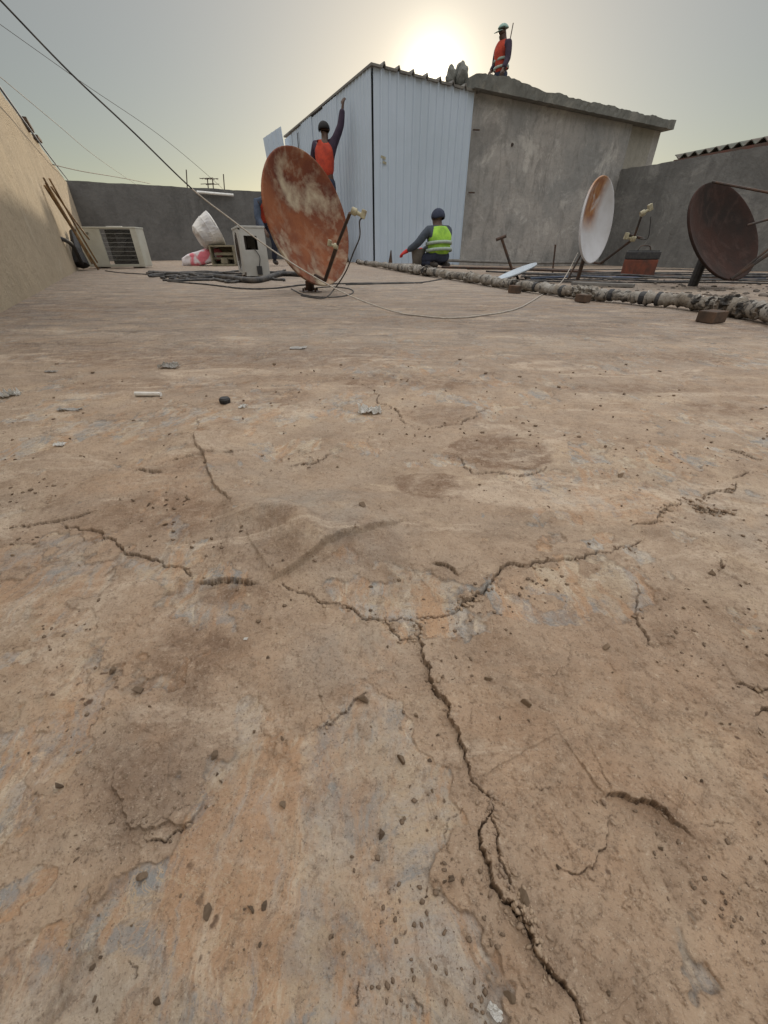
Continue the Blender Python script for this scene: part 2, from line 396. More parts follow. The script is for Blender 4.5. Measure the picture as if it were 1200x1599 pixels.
# uneven trowelled skin and grit
h += .0012 * (fbm(x, y, 60, 4, 40) - .5) * (.4 + layer)
h += .0010 * sst((fbm(x, y, 240, 4, 41, .65) - .56) / .16) * (.4 + .6 * layer) * near + .0016 * (fbm(x, y, 24, 7, 43, .66) - .5) * near
dirt = np.zeros_like(x); CR = []
dirt = np.maximum(dirt, .35 * np.exp(-((lv + .03) / .05) ** 2) * sst((fbm(x, y, 12, 3, 44) - .45) / .2) * near)
rj = random.Random(5)
def jag(pts, it=4, amp=.16):
    for _ in range(it):
        o = [pts[0]]
        for a, b in zip(pts, pts[1:]):
            dx, dy = b[0] - a[0], b[1] - a[1]; q = rj.choice([-1, 1]) * (.25 + .75 * rj.random()) * amp
            o += [((a[0] + b[0]) / 2 - dy * q, (a[1] + b[1]) / 2 + dx * q), b]
        pts = o; amp *= 1.0
    return pts
def edge(px, step=.004, groove=.006, w=.0018, L=.10, side=1, dirtw=1.5, it=4, amp=.14, dd=1.0, wl=None):
    """side +1: ground on the left of the travel direction is lifted"""
    global h, dirt
    L = L * .6; w = w * .30; groove = groove * .6; pts = jag([tuple(G(*p)[:2]) for p in px], it, amp * 1.15)
    A = np.array(pts); n = len(A) - 1; CR.append((A, w))
    pad = max(L * 2.6, w * 6)
    sel = np.where((x > A[:, 0].min() - pad) & (x < A[:, 0].max() + pad) & (y > A[:, 1].min() - pad) & (y < A[:, 1].max() + pad))[0]
    if not len(sel): return
    xs, ys = x[sel], y[sel]; best = np.full(len(sel), 1e9); sd = np.zeros(len(sel)); par = np.zeros(len(sel)); cb = np.zeros(len(sel))
    xs0, ys0 = xs, ys; wa = .0010 + .003 * ys0; ff = 190 / (1 + 2.5 * ys0.mean())
    xs = xs + wa * 2 * (fbm(xs0, ys0, ff, 4, 70 + len(px), .6) - .5); ys = ys0 + wa * 2 * (fbm(xs0, ys0, ff, 4, 90 + len(px), .6) - .5)
    Ltot = float(np.sqrt(((A[1:] - A[:-1]) ** 2).sum(1)).sum())
    for i in range(n):
        a, b = A[i], A[i + 1]; d_ = b - a; L2 = d_ @ d_ + 1e-12
        t = np.clip(((xs - a[0]) * d_[0] + (ys - a[1]) * d_[1]) / L2, 0, 1)
        ex, ey = xs - a[0] - t * d_[0], ys - a[1] - t * d_[1]; q = ex * ex + ey * ey
        cr_ = (d_[0] * (ys - a[1]) - d_[1] * (xs - a[0])) / math.sqrt(L2)
        m = (q < best - 1e-11) | ((np.abs(q - best) <= 1e-11) & (np.abs(cr_) > cb))
        best[m] = q[m]; sd[m] = np.sign(cr_[m]); cb[m] = np.abs(cr_[m]); par[m] = (i + t[m]) / n
    ds = np.sqrt(best); env = sst(np.minimum(par, 1 - par) / (.03 if ys0.mean() < .5 and Ltot > .12 else .22))
    # width varies along the crack; a pixel-wide floor keeps far cracks readable in the mesh
    wn_ = fbm(par * 46, par * 0, 1, 4, 50 + n % 7, .65); wv = w * (.12 + 5.5 * np.clip(wn_ - .32, 0, 1) ** 1.6) 
    mw = np.maximum(wv, .00035 + .0010 * ys0)
    g = np.exp(-(ds / mw) ** 4) * np.minimum(1, (wv / mw) * 1.8)
    s_ = ds * sd * side
    lift = step * (.35 if ys0.mean() > .55 else 1) * np.exp(-np.maximum(s_, 0) / L) * np.clip(1.0 - ds / pad, 0, 1) * sst((s_ + mw * .5) / (mw * 1.2)) * sst(np.minimum(par, 1 - par) / .32)
    h[sel] += lift - env * groove * g
    dirt[sel] = np.maximum(dirt[sel], env * dd * .85 * np.exp(-(ds / (mw * dirtw * .62)) ** 3) * np.minimum(1, (wv / mw) * 2.2))
# main crack running to the bottom edge; the slab on its right stands higher
edge([(650, 968), (656, 990), (662, 1015), (672, 1050), (682, 1088), (705, 1130), (722, 1170), (735, 1215), (766, 1252)], .0058, .005, .0016, .10, 1)
edge([(766, 1252), (752, 1290), (750, 1330), (768, 1385), (800, 1420), (832, 1478), (868, 1532), (900, 1572), (950, 1660)], .0048, .006, .0022, .07, 1, 1.4)
edge([(766, 1252), (772, 1290), (775, 1330), (790, 1370), (812, 1415)], .002, .004, .0015, .03, 1, 1.5)
edge([(800, 1410), (815, 1440), (845, 1490)], .001, .007, .0035, .02, 1, 1.4)
edge([(440, 915), (480, 930), (520, 945), (562, 961), (600, 970), (650, 968)], .002, .007, .0022, .06, 1)
edge([(650, 968), (690, 965), (718, 950), (738, 938), (766, 914), (785, 890), (802, 884), (850, 880), (912, 876), (960, 860), (1000, 842)], .004, .008, .0026, .08, 1, 1.6)
edge([(718, 948), (730, 942), (745, 935)], .001, .012, .005, .03, 1)
edge([(985, 823), (1010, 820), (1032, 806), (1055, 790), (1080, 780)], .003, .008, .003, .08, 1, 1.6)
edge([(1080, 785), (1110, 772), (1150, 758), (1210, 735)], .003, .006, .003, .08, 1)
edge([(1072, 783), (1090, 798), (1115, 806), (1145, 802)], .006, .006, .003, .05, 1)
edge([(600, 972), (612, 985), (625, 1000), (655, 1002)], .0015, .004, .0018, .02, 1)
edge([(998, 905), (1000, 930), (993, 955), (1000, 985), (1012, 1010), (1028, 1022)], .0025, .004, .0015, .05, 1)
edge([(0, 828), (50, 824), (100, 815), (130, 807), (160, 798)], .003, .006, .003, .08, 1)
edge([(100, 815), (130, 830), (165, 843), (190, 856), (235, 875), (290, 890), (300, 908)], .0035, .006, .003, .06, 1, 1.6)
edge([(298, 912), (330, 914), (360, 911), (390, 917), (412, 919)], .0065, .007, .005, .08, 1, 1.2, 2, .05)
edge([(412, 919), (440, 908), (490, 887), (540, 856), (600, 836), (660, 815)], .010, .0, .006, .12, 1, 1.0, 2, .05, .1)
edge([(935, 1250), (950, 1245), (975, 1250), (1006, 1258), (1050, 1290), (1102, 1327)], .0055, .002, .0016, .06, 1, 1.4)
edge([(960, 1262), (950, 1300), (930, 1340), (905, 1368), (855, 1368)], .0022, .001, .0012, .04, -1, 1.4)
edge([(1230, 1190), (1192, 1180), (1180, 1140), (1190, 1110), (1215, 1095)], .004, .006, .003, .05, 1)
edge([(1140, 1070), (1175, 1080), (1205, 1070)], .003, .003, .0015, .04, 1)
edge([(488, 1135), (520, 1133), (545, 1115), (560, 1092), (586, 1066)], .003, .001, .0013, .05, 1, 1.3)
edge([(710, 702), (722, 722), (740, 742), (800, 743), (840, 738), (868, 727)], .007, .007, .003, .10, 1, 1.6)
edge([(655, 678), (690, 668), (740, 655), (787, 634)], .007, .008, .0045, .12, 1)
edge([(570, 598), (590, 630), (625, 650), (660, 672)], .004, .008, .0045, .1, 1)
edge([(445, 735), (480, 728), (505, 720), (525, 706)], .006, .008, .0045, .1, 1)
edge([(255, 730), (300, 722), (350, 716), (405, 706)], .007, .004, .004, .12, 1, 1.4, 3, .08, .7)
edge([(290, 640), (312, 680), (325, 735), (352, 775), (372, 812)], .006, .002, .003, .07, 1, 1.4, 3, .06, .5)
edge([(205, 735), (235, 742), (270, 742)], .004, .006, .004, .1, 1)
edge([(1130, 700), (1165, 712), (1200, 722)], .006, .006, .004, .1, 1)
edge([(1128, 870), (1130, 890), (1126, 900)], .003, .002, .0016, .04, 1)
edge([(670, 882), (700, 890), (722, 905)], .005, .003, .003, .05, 1)
edge([(180, 1185), (182, 1240), (230, 1300), (300, 1290), (330, 1200)], .003, .0, .002, .10, 1, 1.2, 4, .14, .3)
edge([(215, 1300), (260, 1318), (290, 1295), (310, 1275)], .0022, .003, .0012, .03, 1, 1.2)
hr = random.Random(21)
for _ in range(34):
    px0, py0 = hr.uniform(40, 1160), hr.choice([hr.uniform(480, 900), hr.uniform(880, 1560)]); an = hr.uniform(0, 6.28); ln = hr.uniform(35, 120); pts_ = [(px0, py0)]
    for q in range(4):
        an += hr.uniform(-.7, .7); px0 += math.cos(an) * ln / 4; py0 += math.sin(an) * ln / 4 * (.35 if py0 < 800 else .8); pts_.append((px0, max(py0, 470)))
    edge(pts_, .0004 * hr.random(), .002, .0012 + .0015 * (py0 < 800), .03, hr.choice([-1, 1]), 1.2, 4, .2, hr.uniform(.35, .8))
# folds in the lifted skin
for (px_, r_, hh, wv_) in [([(405, 820), (440, 832), (465, 845), (480, 862)], 0, .012, .016), ([(370, 790), (372, 812)], 0, .010, .016), ([(430, 812), (470, 828), (490, 850)], 0, .008, .012)]:
    A = np.array([tuple(G(*p)[:2]) for p in px_])
    best = np.full(len(x), 1e9)
    for a, b in zip(A, A[1:]):
        d_ = b - a; t = np.clip(((x - a[0]) * d_[0] + (y - a[1]) * d_[1]) / (d_ @ d_), 0, 1)
        best = np.minimum(best, (x - a[0] - t * d_[0]) ** 2 + (y - a[1] - t * d_[1]) ** 2)
    h += hh * np.exp(-best / (2 * wv_ ** 2))
h += .02 * blob(490, 825, 120, 55, .8, .1) + .012 * blob(330, 690, 60, 45, .8, .1)
stain = np.zeros_like(x)
for b in [(330, 556, 360, 18, .7), (520, 590, 200, 8, .6), (1000, 560, 200, 12, .5), (90, 540, 120, 10, .5), (560, 500, 260, 7, .55), (900, 510, 260, 10, .45), (700, 600, 90, 8, .8), (980, 610, 130, 8, .7), (200, 478, 160, 6, .6), (1130, 640, 70, 10, .7), (560, 600, 30, 10, .8), (265, 800, 95, 42, .75), (310, 1030, 60, 50, .95), (350, 930, 70, 16, .9), (240, 1200, 110, 130, .5), (440, 548, 190, 14, .55), (240, 600, 130, 12, .5), (820, 575, 220, 25, .35), (1060, 1340, 90, 90, .5),
          (500, 1480, 80, 60, .4), (1050, 1000, 170, 120, .35), (880, 1150, 220, 180, .28), (100, 480, 160, 14, .6), (1150, 600, 140, 25, .4), (1150, 505, 120, 14, .7), (900, 478, 200, 8, .5), (650, 425, 400, 6, .5), (640, 900, 80, 30, .25), (785, 708, 82, 27, .8, .05), (680, 760, 62, 22, .8, .08), (700, 650, 60, 16, .5, .1), (300, 815, 60, 30, .6, .15), (1100, 560, 60, 10, .6, .1), (430, 620, 60, 14, .5, .1), (1110, 790, 42, 14, .5, .1), (325, 700, 32, 36, .5, .15), (900, 740, 120, 10, .3), (480, 860, 150, 36, .45, .2), (235, 1200, 92, 105, .5, .12), (545, 1100, 40, 30, .4, .15), (60, 960, 100, 60, .2), (850, 1540, 150, 60, .35), (1160, 420, 200, 10, .7), (950, 426, 260, 9, .9, .2), (1120, 436, 200, 12, .9, .3), (850, 436, 120, 6, .7)]:
    stain = np.maximum(stain, b[4] * blob(b[0], b[1], b[2], b[3], b[5] if len(b) > 5 else .6, .25 if len(b) > 5 else .4, 60))
grey = np.zeros_like(x)
for b in [(480, 830, 140, 60, .7), (440, 548, 220, 22, .8), (790, 700, 85, 28, .5), (640, 500, 600, 50, .55), (700, 690, 300, 70, .2), (600, 430, 800, 18, .8), (1150, 800, 90, 50, .6), (720, 655, 90, 20, .5), (545, 1030, 90, 60, .6), (60, 880, 140, 40, .35), (440, 745, 170, 40, .35), (370, 1230, 40, 90, .3), (230, 1200, 90, 110, .3), (560, 1250, 60, 160, .5), (160, 1560, 120, 70, .5)]:
    grey = np.maximum(grey, b[4] * blob(b[0], b[1], b[2], b[3], .7, .4, 61))
clay = np.zeros_like(x)
for b in [(560, 640, 500, 60, .12), (930, 790, 110, 26, .75), (60, 870, 130, 50, .5), (250, 760, 120, 40, .5), (120, 1100, 160, 160, .45), (400, 1330, 120, 180, .55), (600, 1450, 120, 110, .6), (460, 1200, 120, 80, .6), (590, 1080, 40, 60, .6), (830, 940, 60, 40, .6), (700, 1400, 60, 50, .55), (300, 1000, 180, 90, .35), (100, 1450, 160, 120, .35), (1130, 1420, 40, 70, .5), (980, 1150, 330, 260, .42), (820, 1500, 200, 120, .4)]:
    clay = np.maximum(clay, b[4] * blob(b[0], b[1], b[2], b[3], .7, .5, 62))
nv = len(x); rr, cc = Xg.shape
co = np.stack([x, y, h], 1).astype(np.float32)
idx = np.arange(nv).reshape(rr, cc)
q = np.stack([idx[:-1, :-1], idx[:-1, 1:], idx[1:, 1:], idx[1:, :-1]], -1).reshape(-1, 4).astype(np.int32)
me = bpy.data.meshes.new('roof_floor')
me.vertices.add(nv); me.vertices.foreach_set('co', co.ravel())
me.loops.add(q.size); me.loops.foreach_set('vertex_index', q.ravel())
me.polygons.add(len(q)); me.polygons.foreach_set('loop_start', np.arange(0, q.size, 4, dtype=np.int32))
me.update(calc_edges=True); me.polygons.foreach_set('use_smooth', np.ones(len(q), bool))
for nm, arr in (('drift', sst((y - .9) / 1.6)), ('layer', layer), ('stain', stain), ('dirt', dirt), ('greyness', grey), ('clay', clay)):
    me.attributes.new(nm, 'FLOAT', 'POINT').data.foreach_set('value', arr.astype(np.float32))
fo = link('roof_floor', me, M['floor']); tag(fo, kind='structure')
fo['label'] = 'cracked sandy roof floor with peeling patches'
from bisect import bisect_left
def floor_z(X, Y):
    r = min(max(int(np.searchsorted(Yr, Y)), 1), rr - 1); c_ = min(max(int(np.searchsorted(Xg[r], X)), 1), cc - 1)
    return float(h.reshape(rr, cc)[r, c_])
# distant ground far below the roof
k = MB(); k.box((0, 0, -8), (3000, 3000, .2)); tag(k.build('ground', simple('far_ground', (.22, .18, .13), (.16, .13, .1), .05)), kind='structure')

# ------------------------------------------------------------------ walls
U = Vector((-.49, .872, 0)).normalized(); V = Vector((.872, .49, 0)).normalized()
def wall_mesh(a, b, z0, z1, th, nx=60, nz=12, rag=.0, seed=1, side=1, rag2=0):
    """upright wall from a to b with a slightly uneven top and face; thickness away from the viewer"""
    a, b = Vector((*a, 0)), Vector((*b, 0)); d_ = b - a; L = d_.length; d_.normalize(); nn = Vector((d_.y, -d_.x, 0)) * side
    bm = bmesh.new(); F_, B_ = [], []
    for i in range(nx + 1):
        p = a + d_ * (L * i / nx)
        top = z1 + rag * (mnoise.noise(Vector((i * L / nx * 1.4, seed, 0))) + .5 * mnoise.noise(Vector((i * L / nx * 6, seed, 3)))) + rag2 * max(0, mnoise.noise(Vector((i * L / nx * 2.3, seed, 9))))
        cf, cb = [], []
        for j in range(nz + 1):
            z = z0 + (top - z0) * j / nz
            w = .012 * mnoise.noise(Vector((i * L / nx, z * 1.3, seed + 5)))
            cf.append(bm.verts.new(p - nn * w + Vector((0, 0, z)))); cb.append(bm.verts.new(p + nn * th + Vector((0, 0, z))))
        F_.append(cf); B_.append(cb)
    for i in range(nx):
        for j in range(nz):
            bm.faces.new((F_[i][j], F_[i + 1][j], F_[i + 1][j + 1], F_[i][j + 1]))
            bm.faces.new((B_[i][j], B_[i][j + 1], B_[i + 1][j + 1], B_[i + 1][j]))
        bm.faces.new((F_[i][nz], F_[i + 1][nz], B_[i + 1][nz], B_[i][nz]))
    for E_ in ((F_[0], B_[0]), (F_[nx], B_[nx])):
        for j in range(nz): bm.faces.new((E_[0][j], E_[0][j + 1], E_[1][j + 1], E_[1][j]))
    bmesh.ops.recalc_face_normals(bm, faces=bm.faces)
    m_ = bpy.data.meshes.new('wall'); bm.to_mesh(m_); bm.free(); return m_
A0 = G(0, 490); LD = Vector((-.565, 1)); 
def LW(s): return (A0.x + LD.x * s, A0.y + s)
lw = link('parapet_wall', wall_mesh(LW(-4.2), LW(12.2), -.3, 1.83, .25, 160, 16, .03, 2, -1), M['wall_left'])
tag(lw, 'long beige rendered parapet wall on the left, lit by the sun', 'wall')
BC = Vector((*LW(11.76), 0))
be = BC + Vector((1.82, 1, 0)) * 4.6
bw = link('parapet_wall', wall_mesh((BC.x - .1, BC.y), (be.x, be.y), -.3, 1.9, .25, 80, 12, .02, 4, -1), M['wall_back'])
tag(bw, 'dark grey rendered parapet wall at the back behind the air conditioners', 'wall')
# shed (metal clad) and concrete roof house share the front line
C0 = Vector((-.27, 12, 0)); FD = Vector((1.79, 1, 0)); SDR = Vector((-.488, 1, 0))
def FP(s, z=0): p = C0 + FD * s; return Vector((p.x, p.y, z))
def front_s(px, py):      # where a photo point meets the front line
    r = ray(px, py); k_ = r.x / r.y
    return (k_ * C0.y - C0.x) / (FD.x - k_ * FD.y)
s_panel = front_s(740, 135); s_end = front_s(990, 192); s_end2 = front_s(1030, 196)
FN = Vector((FD.y, -FD.x, 0)).normalized(); FDn = FD.normalized(); SDn = SDR.normalized()
def corr(a, dvec, L, z0f, z1f, nrm, pitch=.21, dep=.026, M_=None):
    """ribbed sheet standing upright, ribs vertical"""
    bm = bmesh.new(); t = 0; prof = []
    while t < L:
        for (o_, dd_) in ((0, 0), (pitch * .70, 0), (pitch * .78, dep), (pitch * .92, dep)):
            if t + o_ < L: prof.append((t + o_, dd_))
        t += pitch
    prof.append((L, 0)); cols = []
    for (s_, dd_) in prof:
        p = a + dvec * s_ + nrm * dd_
        z0, z1 = z0f(s_), z1f(s_)
        cols.append([bm.verts.new((p.x, p.y, z0 + (z1 - z0) * j / 6)) for j in range(7)] + [bm.verts.new((p.x - nrm.x * .025, p.y - nrm.y * .025, z0 + (z1 - z0) * j / 6)) for j in range(6, -1, -1)])
    for a_, b_ in zip(cols, cols[1:]):
        for j in range(14): bm.faces.new((a_[j], b_[j], b_[(j + 1) % 14], a_[(j + 1) % 14]))
    bm.faces.new(cols[0]); bm.faces.new(cols[-1][::-1])
    bmesh.ops.recalc_face_normals(bm, faces=bm.faces)
    m_ = bpy.data.meshes.new('sheet'); bm.to_mesh(m_); bm.free(); return m_
shed = empty('metal_shed', C0, 0, 'tall shed clad in pale blue-grey ribbed metal sheets beside the concrete roof house', 'shed')
Lf = (FD * s_panel).length
ztop = 3.50
link('front_cladding', corr(C0 + FDn * .04 + FN * .03, FDn, Lf - .04, lambda s_: -.1, lambda s_: ztop - .02 - .02 * s_, FN), M['sheet'], shed, True)
SN = Vector((-SDn.y, SDn.x, 0))
Ls = (SDR * 6.3).length
# side cladding hung as separate sheets
t0 = 0.0; i = 0
while t0 < Ls - .1:
    w_ = min([2.0, 1.0, 1.05, 1.05, 1.1][i % 5], Ls - t0)
    o = link('side_cladding', corr(C0 + SDn * (t0 + .012) + SN * (.012 + .02 * (i % 2)), SDn, w_ - .015, lambda s_: -.05, (lambda dz: (lambda s_: ztop - .03 + dz))(-.02 * (i % 3)), SN, .2, .016), M['sheet'], shed, True)
    t0 += w_; i += 1
k = MB()     # corner post, seen as a dark joint
k.box((C0.x + .004, C0.y + .01, ztop / 2 - .05), (.010, .010, ztop - .1)); k.build('corner_post', M['dark'], shed, True)
# dark interior box behind the cladding
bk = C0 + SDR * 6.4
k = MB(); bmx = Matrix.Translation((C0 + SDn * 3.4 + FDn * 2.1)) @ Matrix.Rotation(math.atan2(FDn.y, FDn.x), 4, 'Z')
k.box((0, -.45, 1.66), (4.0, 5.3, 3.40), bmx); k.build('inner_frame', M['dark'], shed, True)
# ribbed roof sheet, ribs running back, standing proud of the front edge
bm = bmesh.new(); prof = []; t = -.05; pitch = .36
while t < Lf - .05:
    for (o_, z_) in ((0, 0), (pitch * .74, 0), (pitch * .84, .062), (pitch * .90, .062), (pitch * .97, 0)): prof.append((t + o_, z_))
    t += pitch
cols = []
for (s_, z_) in prof:
    zf = ztop + .005 - .028 * s_ + z_
    p = C0 + FDn * s_; f_ = p + FN * .10; b_ = p + SDn * 7.1
    cols.append([bm.verts.new((f_.x, f_.y, zf)), bm.verts.new((b_.x, b_.y, zf + .02)), bm.verts.new((b_.x, b_.y, zf - .02)), bm.verts.new((f_.x, f_.y, zf - .04))])
for a_, b_ in zip(cols, cols[1:]):
    for j in range(4): bm.faces.new((a_[j], b_[j], b_[(j + 1) % 4], a_[(j + 1) % 4]))
bm.faces.new(cols[0]); bm.faces.new(cols[-1][::-1])
bmesh.ops.recalc_face_normals(bm, faces=bm.faces); me = bpy.data.meshes.new('roof'); bm.to_mesh(me); bm.free()
link('roof', me, M['sheet_edge'], shed, True)
# paint smears on the front sheet
k = MB(); s_ = front_s(597, 246); p = FP(s_) + FN * .055
for (dx, dz, w_, h_) in ((0, 0, .13, .05), (.03, -.09, .1, .045), (-.04, -.1, .04, .03)):
    zc = P(597, 246, p.y).z + dz; k.box((0, 0, 0), (w_, .004, h_), Matrix.Translation((p.x + dx, p.y + dx * .5, zc)) @ Matrix.Rotation(math.atan2(FDn.y, FDn.x), 4, 'Z') @ Matrix.Rotation(.2, 4, 'Y'), .0015)
k.build('paint_smear', simple('smear', (.36, .34, .24), (.25, .23, .17), 20), shed, True)
# loose sheet leaning at the far end of the shed
pa, pb = P(411, 216, 17.9), P(440, 207, 17.6); dv = Vector((pb.x - pa.x, pb.y - pa.y, 0)); Ll = dv.length; dv.normalize()
ls = corr(Vector((0, 0, 0)), Vector((1, 0, 0)), Ll, lambda s_: -2.6, lambda s_: .22 * s_, Vector((0, -1, 0)), .2, .016)
o = link('loose_metal_sheet', ls, M['sheet']); o.location = pa; o.rotation_euler = (0, R(-5), math.atan2(dv.y, dv.x))
tag(o, 'loose ribbed metal sheet tilted upright beyond the far left end of the shed', 'metal sheet')

house = empty('roof_house', FP(s_panel), 0, 'weathered grey concrete roof house with an overhanging flat slab', 'building')
pA, pB = FP(s_panel) , FP(s_end)
link('front_wall', wall_mesh(pA[:2], pB[:2], -.35, 3.42, .3, 80, 30, 0, 8, -1), M['wall_shed'], house, True)
pC = FP(s_end, 0) + SDn * .10; pD = FP(s_end2, 0) + SDn * .10
link('end_wall', wall_mesh(pC[:2], pD[:2], -.35, 3.42, .3, 12, 10, 0, 9, -1), M['pale'], house, True)
k = MB(); q0 = pD; q1 = pD + SDn * 5
k2 = link('side_wall', wall_mesh(q0[:2], q1[:2], -.35, 3.42, .3, 12, 8, 0, 10, 1), M['wall_shed'], house, True); k.bm.free()
# slab with broken irregular upper edge
bm = bmesh.new(); n_ = 90; sA, sB = s_panel - .06, s_end2 + .22; cols = []
for i in range(n_ + 1):
    s_ = sA + (sB - sA) * i / n_; f_ = FP(s_) + FN * (.22 + .025 * mnoise.noise(Vector((s_ * 9, 1, 1)))); b_ = FP(s_) + SDn * 5.4
    zt = 3.62 + .045 * mnoise.noise(Vector((s_ * 4, 3, 1))) + .03 * mnoise.noise(Vector((s_ * 17, 3, 5))) + (.10 * math.exp(-((s_ - sA - .45) / .35) ** 2))
    zb = 3.425 + .012 * mnoise.noise(Vector((s_ * 12, 7, 1)))
    fo_ = FN * .03 * mnoise.noise(Vector((s_ * 14, 2, 9)))
    cols.append([bm.verts.new((f_.x, f_.y, zb)), bm.verts.new((f_.x + fo_.x, f_.y + fo_.y, (zt + zb) / 2)), bm.verts.new((f_.x, f_.y, zt)), bm.verts.new((b_.x, b_.y, zt)), bm.verts.new((b_.x, b_.y, zb))])
for a_, b_ in zip(cols, cols[1:]):
    for j in range(5): bm.faces.new((a_[j], b_[j], b_[(j + 1) % 5], a_[(j + 1) % 5]))
bm.faces.new(cols[0]); bm.faces.new(cols[-1][::-1]); bmesh.ops.recalc_face_normals(bm, faces=bm.faces)
me = bpy.data.meshes.new('roof_slab'); bm.to_mesh(me); bm.free(); link('roof_slab', me, M['slab'], house, True)
def on_front(px, py, off=.0):
    s_ = front_s(px, py); p = FP(s_); p.z = P(px, py, p.y).z; return p + FN * off
# pegs sticking out of the wall and a drain hole
for (px, py, dx) in ((742, 203, 8), (735, 301, 8)):
    a_ = on_front(px - 4, py, .03); k = MB(); k.tube([a_, a_ + FDn * .16 + FN * .05], .016, 6); k.build('peg', M['steel'], house, True)
k = MB(); a_ = on_front(800, 226); k.tube([a_ - FN * .01, a_ + FN * .03], [.05, .035], 7, jit=.5); k.build('bracket', M['steel'], house, True)
k = MB(); a_ = on_front(963, 180); k.tube([a_ - FN * .02, a_ + FN * .16], [.10, .06], 8, jit=.3); k.build('drain_spout', M['steel'], house, True)
# debris heap on the roof edge
for (px, py, w_, lab) in ((722, 108, .17, 'taller grey sack-like lump of rubble on the roof edge'), (706, 115, .13, 'lower grey lump of rubble on the roof edge')):
    Y = 13.6; c_ = P(px, py, Y); bm = bmesh.new(); bmesh.ops.create_icosphere(bm, subdivisions=3, radius=1)
    hh = c_.z + .12 - 3.55
    for v in bm.verts:
        f_ = 1 + .35 * mnoise.noise(v.co * 1.5 + Vector((px, 0, 0))); v.co = Vector((v.co.x * w_ * f_, v.co.y * w_ * f_, v.co.z * hh * .55 * f_))
    m_ = bpy.data.meshes.new('r'); bm.to_mesh(m_); bm.free(); o = link('rubble_lump', m_, M['slab']); o.location = (c_.x, Y, 3.55 + hh * .45); tag(o, lab, 'rubble')

# right parapet wall
RD = Vector((.5, -1, 0)); rA = Vector((*FP(s_end - .02)[:2], 0)) + SDn * 0 - FN * 0; 
rs = rA - RD * .05; re = rA + RD * 11
rw = link('parapet_wall', wall_mesh((rs.x, rs.y), (re.x, re.y), -.4, 2.38, .28, 90, 14, .03, 12, -1), M['wall_right'])
tag(rw, 'grey stained parapet wall on the right behind the dishes', 'wall')
# neighbouring corrugated roof seen over the right wall
nr = empty('neighbour_roof', (rA + RD * 3.2 + Vector((1.2, .6, 0))), 0, 'rusty brown corrugated roof edge showing above the right wall', 'roof')
bm = bmesh.new(); cols = []; dirn = RD.normalized(); outn = Vector((.894, .447, 0))
base = rA + RD * 1.35 + outn * .32
for i in range(150):
    s_ = i * .045; p = base + dirn * s_; z_ = 2.50 + .05 * math.cos(i * math.pi / 3) + .02 * s_
    a_ = p - outn * .1; b_ = p + outn * 3
    cols.append([bm.verts.new((a_.x, a_.y, z_)), bm.verts.new((b_.x, b_.y, z_ + .5)), bm.verts.new((b_.x, b_.y, z_ + .48)), bm.verts.new((a_.x, a_.y, z_ - .02))])
for a_, b_ in zip(cols, cols[1:]):
    for j in range(4): bm.faces.new((a_[j], b_[j], b_[(j + 1) % 4], a_[(j + 1) % 4]))
bmesh.ops.recalc_face_normals(bm, faces=bm.faces); me = bpy.data.meshes.new('r'); bm.to_mesh(me); bm.free(); link('roof_sheet', me, M['green_roof'], nr, True)
k = MB(); p = base + dirn * 3.3 + outn * .12; k.box((0, 0, 0), (6.6, .08, .16), Matrix.Translation((p.x - .16, p.y - .08, 2.42)) @ Matrix.Rotation(math.atan2(dirn.y, dirn.x), 4, 'Z') @ Matrix.Rotation(-.02, 4, 'Y')); k.build('eaves_beam', M['brown_roof'], nr, True)
p = base + dirn * 3.3 + outn * 1.5; k = MB(); k.box((0, 0, 0), (6.5, 2.4, 2.6), Matrix.Translation((p.x, p.y, 1.05)) @ Matrix.Rotation(math.atan2(dirn.y, dirn.x), 4, 'Z')); k.build('wall', M['wall_right'], nr, True)

